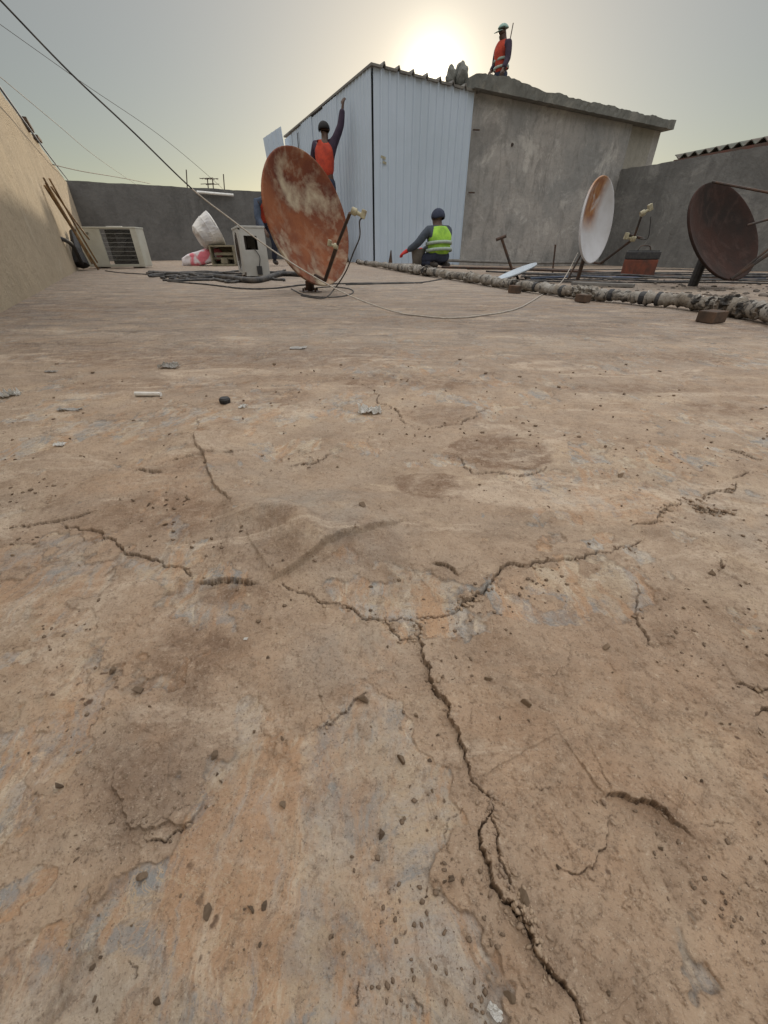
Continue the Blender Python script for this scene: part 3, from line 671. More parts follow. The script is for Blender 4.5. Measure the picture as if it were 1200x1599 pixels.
# ------------------------------------------------------------------ satellite dishes
def frame_at(c, right, up, toward):
    v = (c - Vector((0, 0, H))).normalized(); r_ = v.cross(Vector((0, 0, 1))).normalized(); u_ = r_.cross(v)
    return (-v * toward + r_ * right + u_ * up).normalized()
def dish(name, label, c, n, W_, Hh, m, rot=0, depth=.10, group=None, back=None):
    """offset dish: concave face looks along n; returns root, matrix"""
    n = n.normalized(); xax = Vector((0, 0, 1)).cross(n).normalized(); yax = n.cross(xax)
    Mx = Matrix((xax, yax, n)).transposed().to_4x4() @ Matrix.Rotation(rot, 4, 'Z')
    base = Vector((c.x, c.y, gz(c.x, c.y)))
    root = empty(name, base, 0, label, 'satellite dish', group)
    bm = bmesh.new(); nr_, ns = 14, 56; F1, B1 = [], []
    for i in range(nr_ + 1):
        r_ = i / nr_
        for lst, off in ((F1, 0), (B1, -.006)):
            if i == 0: lst.append([bm.verts.new((0, 0, -depth + off))]); continue
            lst.append([bm.verts.new((W_ / 2 * r_ * math.cos(2 * math.pi * j / ns), Hh / 2 * r_ * math.sin(2 * math.pi * j / ns), -depth * (1 - r_ * r_) + off)) for j in range(ns)])
    # rolled rim
    rim = [[bm.verts.new(((W_ / 2 + a_) * math.cos(2 * math.pi * j / ns), (Hh / 2 + a_) * math.sin(2 * math.pi * j / ns), z_)) for j in range(ns)] for a_, z_ in ((.008, .003), (.012, -.008), (.006, -.02))]
    F1 += rim; F1.append(B1[-1]); 
    for L_ in (F1, B1):
        for a_, b_ in zip(L_, L_[1:]):
            for j in range(ns):
                if len(a_) == 1: bm.faces.new((a_[0], b_[j], b_[(j + 1) % ns]))
                else:
                    try: bm.faces.new((a_[j], b_[j], b_[(j + 1) % ns], a_[(j + 1) % ns]))
                    except ValueError: pass
    bmesh.ops.recalc_face_normals(bm, faces=bm.faces)
    me = bpy.data.meshes.new('reflector'); bm.to_mesh(me); bm.free(); me.polygons.foreach_set('use_smooth', [True] * len(me.polygons))
    ro = link('reflector', me, m, root); ro.matrix_local = Matrix.Translation(c - base) @ Mx
    return root, base, Matrix.Translation(c) @ Mx
def part(mb, name, m, root, smooth=False): return mb.build(name, m, root, True, smooth)
def lnb(root, p, d_, size=1.0, name='lnb'):
    d_ = d_.normalized(); k = MB(); Mx = Matrix.Translation(p) @ d_.to_track_quat('Z', 'Y').to_matrix().to_4x4() @ Matrix.Scale(size, 4)
    k.lathe([(0, -.02), (.03, -.02), (.033, 0), (.033, .03), (.018, .04), (.016, .09), (0, .09)], Mx, 16)
    k.box((0, .015, .10), (.04, .075, .05), Mx, .006); k.build(name, M['lnb'], arm_)

# 1 the big rusty dish in the middle
c = P(485, 344, 3.72)
n = frame_at(c, .71, .27, .65)
root, base, DM = dish('satellite_dish', 'large rust-covered satellite dish standing on a short post in the middle of the roof', c, n, .84, .86, M['rust_dish'], R(8), .09)
rust_root = root
bp = G(485, 456); bp.z = floor_z(bp.x, bp.y)
bkp = DM @ Vector((0, -.05, -.14))
k = MB(); k.tube([bp + Vector((0, 0, -.02)), bp + Vector((0, .02, .12)), Vector((bp.x + .02, bp.y + .08, .3)), bkp], .022, 10); part(k, 'post', M['steel'], root, True)
k = MB(); k.box((0, 0, .0), (.16, .16, .012), Matrix.Translation(bp) @ Matrix.Rotation(.4, 4, 'Z'), .003)
for sx, sy in ((-1, -1), (-1, 1), (1, -1), (1, 1)): k.tube([bp + Vector((sx * .05, sy * .05, 0)), bp + Vector((sx * .05, sy * .05, .03))], .008, 6)
k.box((0, 0, .045), (.07, .012, .07), Matrix.Translation(bp), .002); part(k, 'base_plate', M['steel'], root)
k = MB(); k.box((0, 0, -.115), (.2, .26, .03), DM, .005); part(k, 'mount_bracket', M['steel'], root)
f0 = P(508, 438, 3.55); f1 = P(526, 385, 3.2); f2 = P(547, 333, 3.0)
k = MB(); k.tube([P(492, 430, 3.62), f0], .012, 8); k.tube([f0, f1 + Vector((0, 0, 0))], .014, 8); k.tube([f1, f2], .010, 8); arm_ = part(k, 'feed_arm', M['steel'], root)
lnb(root, f1 + Vector((0, -.01, 0)), Vector((-.6, .1, .15)), .5); lnb(root, f2 + Vector((.02, 0, .01)), Vector((.6, .0, -.25)), .62)
k = MB(); k.tube(spline([f2 + Vector((.09, 0, -.02)), P(562, 345, 3.0), P(562, 370, 3.05), P(552, 395, 3.1), P(540, 425, 3.2), P(522, 452, 3.3), P(505, 466, 3.2), P(470, 462, 3.2)]), .0045, 6); part(k, 'lead', M['cable'], root, True)

# 2 white dish
c = P(934, 346, 4.95); n = frame_at(c, .93, .10, .37)
root, base, DM = dish('satellite_dish', 'white satellite dish with a brown rust streak on a leaning pole before the right wall', c, n, .74, .70, M['white_dish'], R(0), .08)
pb = P(902, 438, 5.1); pb.z = min(pb.z, .02)
k = MB(); k.tube([pb, P(925, 362, 5.1), DM @ Vector((0, 0, -.12))], .022, 8); part(k, 'pole', M['steel'], root)
k = MB(); k.box((0, 0, -.105), (.18, .2, .03), DM, .005); part(k, 'mount_bracket', M['steel'], root)
a0, a1 = P(938, 412, 4.95), P(990, 373, 4.7); a2 = P(1002, 338, 4.65)
k = MB(); k.tube([P(918, 392, 5.05), P(926, 410, 5.0), a0, a1], .012, 8); k.tube([a1, a2], .010, 8); k.tube([a1 + Vector((-.05, 0, .03)), a1 + Vector((.09, 0, .0))], .012, 8); arm_ = part(k, 'feed_arm', M['steel'], root)
lnb(root, a1, Vector((-.7, .1, .1)), .75); lnb(root, a2 + Vector((.0, 0, .02)), Vector((.8, 0, .45)), .75)
k = MB(); k.tube(spline([a2 + Vector((.09, 0, .0)), P(1016, 350, 4.65), P(1012, 372, 4.65), a1 + Vector((.05, 0, 0))]), .005, 6); part(k, 'lead', M['cable'], root)
k = MB(); k.tube([P(887, 436, 5.0), P(915, 385, 5.1)], .010, 6); part(k, 'stay', M['steel'], root)

# 3 brown dish
c = P(1134, 362, 4.2); n = frame_at(c, .76, .52, .38)
root, base, DM = dish('satellite_dish', 'dark brown rusted satellite dish at the right edge with feed struts leaving the picture', c, n, 1.02, .80, M['brown_dish'], R(-4), .11)
pb = P(1083, 444, 4.45); pb.z = min(pb.z, 0)
k = MB(); k.tube([pb, P(1103, 395, 4.45)], .042, 10); k.tube([P(1103, 395, 4.45), P(1108, 378, 4.42), DM @ Vector((0, 0, -.14))], .028, 8); part(k, 'pole', M['black'], root)
k = MB(); k.box((0, 0, -.13), (.2, .26, .04), DM, .005); part(k, 'mount_bracket', M['steel'], root)
foc = P(1290, 318, 3.9)
for st in (P(1112, 284, 4.25), P(1168, 352, 4.1), DM @ Vector((.0, -.40, 0))):
    k = MB(); k.tube([st, foc], .009, 7); part(k, 'feed_strut', M['steel'], root)
k = MB(); k.tube([DM @ Vector((0, -.40, 0)), foc + Vector((-.1, 0, -.2)), foc], .014, 7); arm_ = part(k, 'feed_arm', M['steel'], root)
lnb(root, foc, (c - foc), 1.6)
# 4 small dish lying by the wall
c = P(806, 424, 5.6); n = frame_at(c, -.35, .9, .10)
root, base, DM = dish('satellite_dish', 'small white satellite dish tipped nearly flat on the roof beside the wrapped pipe', c, n, .50, .46, M['pale_paint'], 0, .04)
k = MB(); k.tube([DM @ Vector((0, 0, -.05)), Vector((c.x + .05, c.y, -.01))], .014, 7); part(k, 'stub_post', M['steel'], root)
# T-shaped bare pole behind it
a_, b_ = P(806, 420, 6.1), P(784, 373, 6.1); a_.z = gz(a_.x, a_.y)
k = MB(); k.tube([a_, b_], .017, 8); k.tube([b_ + Vector((-.07, 0, -.01)), b_ + Vector((.05, 0, .03))], .02, 8)
tag(k.build('bare_pole', M['steel']), 'bare dark T-topped pole leaning in front of the concrete wall', 'pole')
a_, b_ = P(866, 414, 8.0), P(868, 382, 8.0); a_.z = gz(a_.x, a_.y)
k = MB(); k.tube([a_, b_], .014, 7); tag(k.build('iron_stake', M['steel']), 'short thin upright iron stake at the foot of the concrete wall', 'stake')

# rusty tin by the right wall
tp = P(997, 423, 6.4); tz = gz(tp.x, tp.y); root = empty('rusty_tin', (tp.x, tp.y, tz), .2, 'rusty red square tin with a dark top near the right wall', 'tin')
k = MB(); k.box((0, 0, .11), (.33, .26, .22), bev=.015); k.build('body', M['tin'], root)
k = MB(); k.box((0, 0, .265), (.335, .265, .09), bev=.012); k.box((0, 0, .315), (.30, .23, .016), bev=.004); k.build('top_section', M['black'], root)
k = MB(); k.tube(spline([(-.1, 0, .32), (-.06, 0, .37), (.06, 0, .37), (.1, 0, .32)], 4), .006, 6); k.build('handle', M['steel'], root)

# ------------------------------------------------------------------ air conditioner condensers
def condenser(loc, rz, W_, D_, Hh, label, cm, grille_px=(.40, .92), tilt=0):
    """front looks along local -Y"""
    r = empty('air_conditioner', loc, rz, label, 'air conditioner'); r.rotation_euler = (tilt, 0, rz)
    g0, g1 = (grille_px[0] - .5) * W_, (grille_px[1] - .5) * W_; zb, zt = .07 * Hh, .95 * Hh; t = .012
    k = MB()   # shell with a real opening at the front
    k.box((-W_ / 2 + (g0 + W_ / 2) / 2, -D_ / 2 + t, Hh / 2), ((g0 + W_ / 2), 2 * t, Hh - .03), bev=.004)
    k.box(((g1 + W_ / 2) / 2, -D_ / 2 + t, Hh / 2), (W_ / 2 - g1, 2 * t, Hh - .03), bev=.004)
    k.box(((g0 + g1) / 2, -D_ / 2 + t, (zb + .015) / 2), (g1 - g0, 2 * t, zb - .015), bev=.003)
    k.box(((g0 + g1) / 2, -D_ / 2 + t, (zt + Hh - .015) / 2), (g1 - g0, 2 * t, Hh - .015 - zt), bev=.003)
    for sx in (-1, 1): k.box((sx * (W_ / 2 - t / 2), t, Hh / 2), (t, D_ - 2 * t, Hh - .03), bev=.003)
    k.build('casing', cm, r)
    k = MB(); k.box((0, 0, Hh - .010), (W_ + .012, D_ + .012, .024), bev=.006); k.build('lid', cm, r)
    k = MB(); k.box((0, 0, .01), (W_ - .01, D_ - .01, .02)); k.build('base_pan', cm, r)
    for sx in (-1, 1):
        k = MB(); k.box((sx * W_ * .32, 0, -.012), (.06, D_ + .05, .024), bev=.003); k.build('foot', M['steel'], r)
    k = MB(); k.box(((g0 + g1) / 2, D_ / 2 - .03, Hh / 2), (g1 - g0 + .1, .02, Hh - .06)); k.build('coil', M['dark'], r)
    k = MB(); cx, cz = (g0 + g1) / 2, (zb + zt) / 2; rf = min(g1 - g0, zt - zb) / 2
    k.tube([(cx, -D_ / 2 + .06, cz), (cx, 0, cz)], .05, 14)
    for b_ in range(3):
        k.box((0, 0, rf * .52), (rf * .55, .008, rf * .75), Matrix.Translation((cx, -.04, cz)) @ Matrix.Rotation(b_ * 2.094, 4, 'Y') @ Matrix.Rotation(.4, 4, 'Z'))
    k.build('fan', M['black'], r)
    k = MB()
    for i in range(1, 8): z_ = zb + (zt - zb) * i / 8; k.tube([(g0, -D_ / 2 - .002, z_), (g1, -D_ / 2 - .002, z_)], .0022, 5)
    for i in range(1, 26): x_ = g0 + (g1 - g0) * i / 26; k.tube([(x_, -D_ / 2 + .004, zb), (x_, -D_ / 2 + .004, zt)], .0009, 4)
    k.build('grille', M['case2'] if cm is M['case'] else M['steel'], r)
    return r
p = G(184, 419.5); 
ac = condenser((p.x, p.y + .15, floor_z(p.x, p.y + .1) + .025), R(5), 1.02, .34, .61, 'cream air conditioner unit with a dark square grille standing beside the left wall', M['case'], (.385, .90))
k = MB(); k.box((-.36, -.175, .52), (.09, .004, .012)); k.box((-.36, -.175, .50), (.07, .004, .006)); k.build('badge', M['black'], ac)
k = MB(); k.box((.09, -.02, .622), (.26, .06, .012), Matrix.Rotation(.05, 4, 'Z'), .002); o = k.build('offcut', M['whitesack'], None)
o.matrix_world = Matrix.Translation(ac.location) @ Matrix.Rotation(R(5), 4, 'Z'); tag(o, 'thin white strip lying on top of the cream air conditioner', 'strip')
# second unit, turned so its side with a square hole shows
W2, D2, H2 = .82, .30, .50
u2 = Vector((-.375, .927, 0)).normalized(); corner = Vector((-1.70, 5.66, 0))
v2 = Vector((u2.y, -u2.x, 0))            # from the front face towards its back
cen = corner + u2 * (W2 / 2) + v2 * (D2 / 2)
# local x = -u2 so that local -y (front) points to -v2
rz = math.atan2(-u2.y, -u2.x)
r = empty('air_conditioner', (cen.x, cen.y, .025), rz, 'grey air conditioner with a square dark hole in its side, left of the rusty dish', 'air conditioner')
t = .012; k = MB()
fz, fr = H2 / 2, .205
# front plate with a round opening
bm = k.bm; ring_in, ring_out = [], []
for j in range(40):
    a_ = 2 * math.pi * j / 40; cx = math.cos(a_); sx = math.sin(a_)
    m_ = min((W2 / 2 - .002) / max(abs(cx), 1e-6), (H2 / 2 - .012) / max(abs(sx), 1e-6))
    ring_in.append([bm.verts.new((fr * cx, y_, fz + fr * sx)) for y_ in (-D2 / 2, -D2 / 2 + .05)])
    ring_out.append([bm.verts.new((m_ * cx, y_, fz + m_ * sx)) for y_ in (-D2 / 2, -D2 / 2 + .02)])
for j in range(40):
    j2 = (j + 1) % 40
    bm.faces.new((ring_in[j][0], ring_in[j2][0], ring_out[j2][0], ring_out[j][0]))
    bm.faces.new((ring_in[j][0], ring_in[j][1], ring_in[j2][1], ring_in[j2][0]))
    bm.faces.new((ring_out[j][0], ring_out[j2][0], ring_out[j2][1], ring_out[j][1]))
k.build('front_panel', M['case2'], r)
# near side panel (local +x end is the near one) with a square hole
k = MB(); xs = W2 / 2 - t / 2; hy0, hy1, hz0, hz1 = -.10, .05, .27, .41
for (y0, y1, z0, z1) in ((-D2 / 2 + .02, hy0, 0, H2 - .015), (hy1, D2 / 2, 0, H2 - .015), (hy0, hy1, 0, hz0), (hy0, hy1, hz1, H2 - .015)):
    k.box((xs, (y0 + y1) / 2, (z0 + z1) / 2), (t, y1 - y0, z1 - z0))
k.build('side_panel', M['case2'], r)
k = MB(); k.box((-W2 / 2 + t / 2, .01, H2 / 2 - .01), (t, D2 - .03, H2 - .03)); k.build('side_panel', M['case2'], r)
k = MB(); k.box((0, 0, H2 - .005), (W2 + .012, D2 + .012, .022), bev=.005); k.build('lid', M['case2'], r)
k = MB(); k.box((0, 0, .012), (W2 - .03, D2 - .03, .02)); k.build('base_pan', M['case2'], r)
k = MB(); k.box((0, D2 / 2 - .02, H2 / 2), (W2 - .03, .02, H2 - .04)); k.build('coil', M['dark'], r)
k = MB(); k.tube([(0, -.09, fz), (0, .02, fz)], .04, 12)
for b_ in range(3): k.box((0, 0, .11), (.11, .008, .15), Matrix.Translation((0, -.06, fz)) @ Matrix.Rotation(b_ * 2.094 + .4, 4, 'Y') @ Matrix.Rotation(.4, 4, 'Z'))
k.build('fan', M['black'], r)
k = MB()
for rr_ in (.06, .10, .14, .18): k.tube([(rr_ * math.cos(a_), -D2 / 2 - .006, fz + rr_ * math.sin(a_)) for a_ in np.linspace(0, 2 * math.pi, 25)], .002, 4, cap=False)
for a_ in np.linspace(0, math.pi, 5)[:-1]: k.tube([(fr * math.cos(a_), -D2 / 2 - .004, fz + fr * math.sin(a_)), (-fr * math.cos(a_), -D2 / 2 - .004, fz - fr * math.sin(a_))], .0025, 4)
k.build('grille', M['steel'], r)
k = MB(); k.box((xs + .012, .03, .06), (.02, .06, .09), bev=.004); k.tube(spline([(xs + .02, .03, .1), (xs + .03, .05, .2), (xs + .02, .0, .28)], 5), .005, 6); k.build('valve_box', M['black'], r)

# ------------------------------------------------------------------ sacks, crate
def lump(name, c_, sz, m, label, cat, seed=0, rz=0, tilt=0, rough_=.16, flat=True, sub=4):
    bm = bmesh.new(); bmesh.ops.create_icosphere(bm, subdivisions=sub, radius=1)
    for v in bm.verts:
        d_ = v.co.normalized(); p_ = Vector([math.copysign(abs(a_) ** .7, a_) for a_ in d_])
        f_ = 1 + rough_ * mnoise.fractal(d_ * 2.1 + Vector((seed, 0, 0)), 1, 2, 4)
        v.co = Vector((p_.x * sz[0], p_.y * sz[1], p_.z * sz[2])) * f_
        if flat and v.co.z < -sz[2] * .75: v.co.z = -sz[2] * .75
    me = bpy.data.meshes.new(name); bm.to_mesh(me); bm.free(); me.polygons.foreach_set('use_smooth', [True] * len(me.polygons))
    o = link(name, me, m); o.location = c_; o.rotation_euler = (0, tilt, rz); return tag(o, label, cat)
p = G(312, 415.5); s0 = lump('sack', (p.x + .02, p.y + .2, .13), (.46, .22, .15), M['pinksack'], 'pink and white woven sack lying flat on the roof beside the back wall', 'sack', 3, .1, R(-12), .12)
p2 = G(340, 416)
sk = empty('tub', (p2.x, p2.y + .25, 0), 0, 'large crumpled white plastic tub tipped over on top of the olive crate', 'tub')
ax_ = Vector((.78, .42, .40)).normalized(); tc_ = Vector((p2.x - .16, p2.y + .22, .58))
Mt = Matrix.Translation(tc_) @ ax_.to_track_quat('Z', 'Y').to_matrix().to_4x4()
k = MB(); k.lathe([(0, -.20), (.14, -.215), (.22, -.18), (.265, -.05), (.285, .02), (.292, .03), (.285, .04), (.30, .14), (.31, .20), (.295, .20), (.27, .03), (.21, -.16), (0, -.18)], None, 40)
for v in k.bm.verts: v.co *= 1 + .16 * mnoise.noise(v.co * 4.5 + Vector((3, 1, 2))) + .05 * mnoise.noise(v.co * 14)
k.bm.transform(Mt); k.build('tub_body', M['whitesack'], sk, True)
k = MB(); k.tube([Mt @ Vector((.312 * math.cos(a_), .312 * math.sin(a_), .20)) for a_ in np.linspace(0, 2 * math.pi, 33)], .014, 6, cap=False); k.build('rim', M['white_plastic'], sk, True)
cr_ = empty('crate', (p2.x + .12, p2.y + .25, 0), .05, 'olive brown board crate open at the front under the white tub', 'crate')
k = MB()
for (cx, cz, sx, sz_) in ((0, .02, .5, .03), (0, .36, .5, .03), (-.24, .19, .03, .32), (.24, .19, .03, .32)): k.box((cx, 0, cz), (sx, .4, sz_), bev=.004)
k.box((.0, .19, .19), (.45, .02, .31)); k.build('box', M['olive'], cr_)
k = MB(); k.box((.02, -.1, .22), (.4, .02, .05)); k.box((-.02, -.05, .14), (.42, .02, .04)); k.box((0, 0, .09), (.14, .3, .10), bev=.01); k.build('slats', M['olive'], cr_)

# ------------------------------------------------------------------ cables on the floor, ropes, overhead wires
def ground_cable(name, pts, rad, m, label, cat, group=None, lift=0.0, n=8, seg=8, wob=0.0):
    q_ = spline(pts, seg)
    for v in q_:
        v.x += wob * mnoise.noise(Vector((v.x * 9, v.y * 9, rad * 50))); v.y += wob * 2 * mnoise.noise(Vector((v.x * 7, v.y * 7, 5 + rad * 50)))
        v.z = max(v.z, floor_z(v.x, v.y) + rad * .9 + lift)
    k = MB(); k.tube(q_, rad, n); return tag(k.build(name, m, None, False, True), label, cat, group)
ground_cable('thick_hose', [G(235, 430), G(300, 433), G(350, 437), G(385, 442), G(410, 441), G(440, 432), G(480, 434), G(500, 437)], .030, M['cable'], 'thick black hose lying across the roof before the grey air conditioner', 'hose')
gr = 'thin black cables loose on the roof'
rc = random.Random(3)
for i in range(9):
    x0 = 225 + rc.random() * 40; ys = 427 + rc.random() * 12
    pts = [G(x0 + t_ * (80 + rc.random() * 10) * 1.0, ys + rc.uniform(-3, 4)) for t_ in np.linspace(0, 1 + rc.random() * 2.0, 7)]
    ground_cable('cable', pts, .008 + .006 * rc.random(), M['cable'], 'thin black cable in the tangle left of the rusty dish', 'cable', 'cables tangled left of the rusty dish', rc.random() * .03, 6, 8, .08)
ground_cable('cable', [G(262, 440), G(330, 446), G(375, 451), G(420, 452), G(480, 446), G(560, 444), G(660, 443)], .007, M['cable'], 'long thin black cable running from the tangle under the rusty dish', 'cable', None, 0, 6)
ground_cable('cable', [G(455, 452), G(475, 462), G(510, 466), G(545, 462), G(550, 454), G(520, 449), G(485, 452)], .005, M['cable'], 'looped thin cable at the foot of the rusty dish post', 'cable', None, 0, 6)
ground_cable('cable', [G(540, 446), G(600, 444.5), G(650, 443), G(690, 437)], .006, M['cable'], 'thin dark cable running right from the rusty dish to the wrapped pipe', 'cable', None, 0, 6)
ground_cable('cable', [G(165, 424), G(200, 428), G(250, 431), G(300, 437)], .007, M['cable'], 'thin dark cable running from the cream air conditioner', 'cable', None, 0, 6)
# tangle near the left wall
cc0 = G(120, 416)
for i in range(7):
    r0 = .16 + .18 * rc.random(); cx, cz = cc0.x + rc.uniform(-.12, .25), .30 + rc.uniform(-.1, .1)
    pts = [(cx + r0 * math.cos(a_), cc0.y + .1 + rc.uniform(-.06, .06), max(.02, cz + r0 * 1.05 * math.sin(a_))) for a_ in np.linspace(rc.random() * 3, 4 + rc.random() * 3, 12)]
    k = MB(); k.tube(spline(pts, 4), .008 + .008 * (i % 2), 6)
    tag(k.build('coiled_cable', [M['cable'], M['redglove'], M['cable']][i % 3] if i == 4 else M['cable'], None, False, True), ['dark cable coiled between the left wall and the cream air conditioner', 'red cable in the coil between the left wall and the cream air conditioner'][i == 4], 'cable', None if i == 4 else 'dark cables coiled by the left wall')
k = MB(); k.tube(spline([P(84, 372, 7.1), P(98, 374, 7.3), P(112, 382, 7.6), P(122, 400, 7.8), P(128, 412, 7.9)], 6), .03, 8)
tag(k.build('drain_hose', M['black'], None, False, True), 'short fat black hose sticking out of the left wall', 'hose')
k = MB(); k.tube([P(113, 362, 8.3), P(121, 392, 8.1), P(126, 414, 8.0)], [.05, .09, .12], 8, jit=.3)
tag(k.build('black_bundle', M['black']), 'black bundle standing in the corner among the coiled cables', 'bundle')
# bamboo poles leaning on the left wall
gb = 'wooden poles leaning on the left wall'
for i, (a_, b_) in enumerate([((68, 278), (140, 398)), ((72, 286), (146, 402)), ((77, 279), (148, 396)), ((70, 290), (150, 408)), ((80, 292), (139, 374))]):
    tp_ = P(a_[0], a_[1], 7.0 + .06 * i); bt = P(b_[0], b_[1], 7.9 + .1 * i)
    if i < 4: bt = P(b_[0] + 4, b_[1] + 14, 7.9 + .1 * i)
    bt.z = max(bt.z, .01)
    # keep the head of the pole against the wall face
    sw = tp_.y - A0.y; wxp = A0.x + LD.x * sw; tp_.x = max(tp_.x, wxp + .03)
    k = MB(); m_ = (tp_ + bt) / 2 + Vector((0, 0, -.02 * (i % 3))); k.tube(spline([tp_, m_, bt], 6), [.018] * 13 if i % 2 else [.013] * 13, 8, jit=.08)
    tag(k.build('wooden_pole', M['bamboo'], None, False, True), 'thin bamboo pole leaning against the left wall behind the cream air conditioner', 'pole', gb)
# timber on the wall top
for i, (a_, b_, lab) in enumerate([((26, 191), (37, 203), 'short dark timber scrap on top of the left wall'), ((33, 203), (47, 220), 'longer brown timber scrap on top of the left wall')]):
    s_ = 5.6 + i * .9; p_ = Vector((*LW(s_), 1.84)); d_ = Vector((LD.x, 1, 0)).normalized(); k = MB()
    k.box((0, 0, 0), (.6, .10, .045), Matrix.Translation(p_ + Vector((.02, 0, 0))) @ Matrix.Rotation(math.atan2(d_.y, d_.x), 4, 'Z') @ Matrix.Rotation(.06 - .1 * i, 4, 'Y'), .006)
    tag(k.build('timber_scrap', M['wood']), lab, 'timber')
# white tube lamp on the back wall
a_ = BC + Vector((1.82, 1, 0)) * 1.62; b_ = BC + Vector((1.82, 1, 0)) * 2.15
k = MB(); k.tube([Vector((a_.x + .02, a_.y - .05, 1.79)), Vector((b_.x + .02, b_.y - .05, 1.76))], .035, 8); tag(k.build('tube_light', M['white_plastic']), 'thin white tube fixed near the top of the dark back wall', 'tube light')
# the long rope
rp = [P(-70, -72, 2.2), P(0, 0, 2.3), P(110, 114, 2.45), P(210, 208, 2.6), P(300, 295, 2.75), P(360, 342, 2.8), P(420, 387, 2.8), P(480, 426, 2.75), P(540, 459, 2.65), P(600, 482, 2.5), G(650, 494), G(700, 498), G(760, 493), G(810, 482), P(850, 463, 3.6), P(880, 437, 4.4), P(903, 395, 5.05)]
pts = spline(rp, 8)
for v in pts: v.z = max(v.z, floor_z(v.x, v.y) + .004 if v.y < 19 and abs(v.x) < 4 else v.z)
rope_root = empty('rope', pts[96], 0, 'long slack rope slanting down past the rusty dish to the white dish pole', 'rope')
k = MB(); k.tube(pts[:33], .0036, 8); k.build('backlit_dark_length', M['cable'], rope_root, True, True)  # darker colour paints in the rope's backlit look against the sky
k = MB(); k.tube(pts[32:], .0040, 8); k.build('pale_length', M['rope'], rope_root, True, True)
for pl, rad, m_, lab in [([P(-40, 10, 6), P(0, 38, 6.3), P(130, 130, 7), P(250, 212, 8), P(335, 283, 9.5), P(352, 300, 16.3)], .003, M['steel'], 'thin faint overhead wire just above the thick slanting cable'),
                         ([P(-30, 95, 6), P(0, 120, 6.3), P(90, 195, 8), P(150, 245, 10), P(215, 290, 14.5)], .004, M['steel'], 'thin faint wire between the left wall and the thick slanting cable'),
                         ([P(-30, 95, 5), P(0, 137, 5.5), P(40, 193, 7), P(82, 250, 10), P(106, 281, 14)], .011, M['blue_cable'], 'blue-grey cable running along the top of the left wall'),
                         ([P(82, 257, 9.8), P(130, 268, 11), P(190, 278, 13), P(235, 287, 15)], .007, M['steel'], 'short thin wire from the left wall top to the back wall')]:
    k = MB(); k.tube(spline(pl, 8), rad, 6); tag(k.build('overhead_wire', m_, None, False, True), lab, 'wire')
# distant aerials beyond the back wall
for px, pt, arms, lab in [(291, 265, 0, 'bare thin aerial mast left of the other aerials beyond the back wall'), (324, 279, 1, 'branched aerial beyond the back wall, left one of the pair'), (332, 280, 1, 'branched aerial beyond the back wall, right one of the pair'), (349, 272, 0, 'bare thin aerial mast right of the branched aerials')]:
    Y = 30; a_, b_ = P(px + 2, 300, Y), P(px, pt, Y); k = MB(); k.tube([Vector((a_.x, Y, -7.9)), a_, b_], .03, 5)
    if arms:
        for q_ in (.0, .25): k.tube([b_ + Vector((-.45, 0, -q_)), b_ + Vector((.35, 0, -q_ + .03))], .018, 5)
        for q_ in (-.35, -.15, .05, .25): k.tube([b_ + Vector((q_, -.25, 0)), b_ + Vector((q_, .25, 0))], .014, 4)
    tag(k.build('aerial', M['steel']), lab, 'aerial')

# ------------------------------------------------------------------ the wrapped pipe
pr = empty('lagged_pipe', G(900, 470), 0, 'long pipe wrapped in ragged dirty foam with black bands across the right of the roof', 'pipe')
pp = [(560, 413, .055), (600, 420, .06), (640, 427, .07), (680, 434, .06), (720, 440, .055), (760, 447, .055), (800, 454, .05), (850, 461, .048), (900, 468, .047), (950, 473, .045), (1000, 477.5, .045), (1050, 482, .045), (1100, 489, .05), (1150, 497, .055), (1200, 507, .055), (1260, 521, .055)]
cp = []
for (px, py, rad) in pp:
    g_ = G(px, py); cp.append((g_.x, g_.y + rad, rad * .72 + .010, rad))
cs = spline([Vector(c_[:3]) for c_ in cp], 14); rads = [v.x * .72 for v in spline([Vector((c_[3], 0, 0)) for c_ in cp], 14)]
for i in range(len(cs)):
    cs[i].z += .012 * mnoise.noise(Vector((i * .11, 2, 0))); rads[i] *= 1 + .45 * mnoise.noise(Vector((i * .35, 0, 0))) + .30 * mnoise.noise(Vector((i * 1.1, 5, 0)))
k = MB(); k.tube(cs, rads, 16, jit=.26); part(k, 'lagging', M['lagging'], pr, True)
k = MB(); k.tube([c_ + Vector((0, 0, -.005)) for c_ in cs], .022, 8); part(k, 'inner_pipe', M['steel'], pr, True)
def at_px(px):
    j = min(range(len(cs)), key=lambda i: abs((600 + F * cs[i].x / (CT * cs[i].y - ST * (cs[i].z - H))) - px)); return j
for px in (626, 838, 880, 955, 1004, 1030):
    j = min(max(at_px(px), 1), len(cs) - 3); w_ = random.uniform(.005, .013); d_ = (cs[j + 1] - cs[j]).normalized()
    k = MB(); rr_ = max(rads[j - 1:j + 2]) * 1.10; k.tube([cs[j] - d_ * w_ * 1.6, cs[j] - d_ * w_, cs[j] + d_ * w_, cs[j] + d_ * w_ * 1.6], [rr_ * .93, rr_, rr_ * .97, rr_ * .9], 16, jit=.07); part(k, 'band', M['black'], pr)
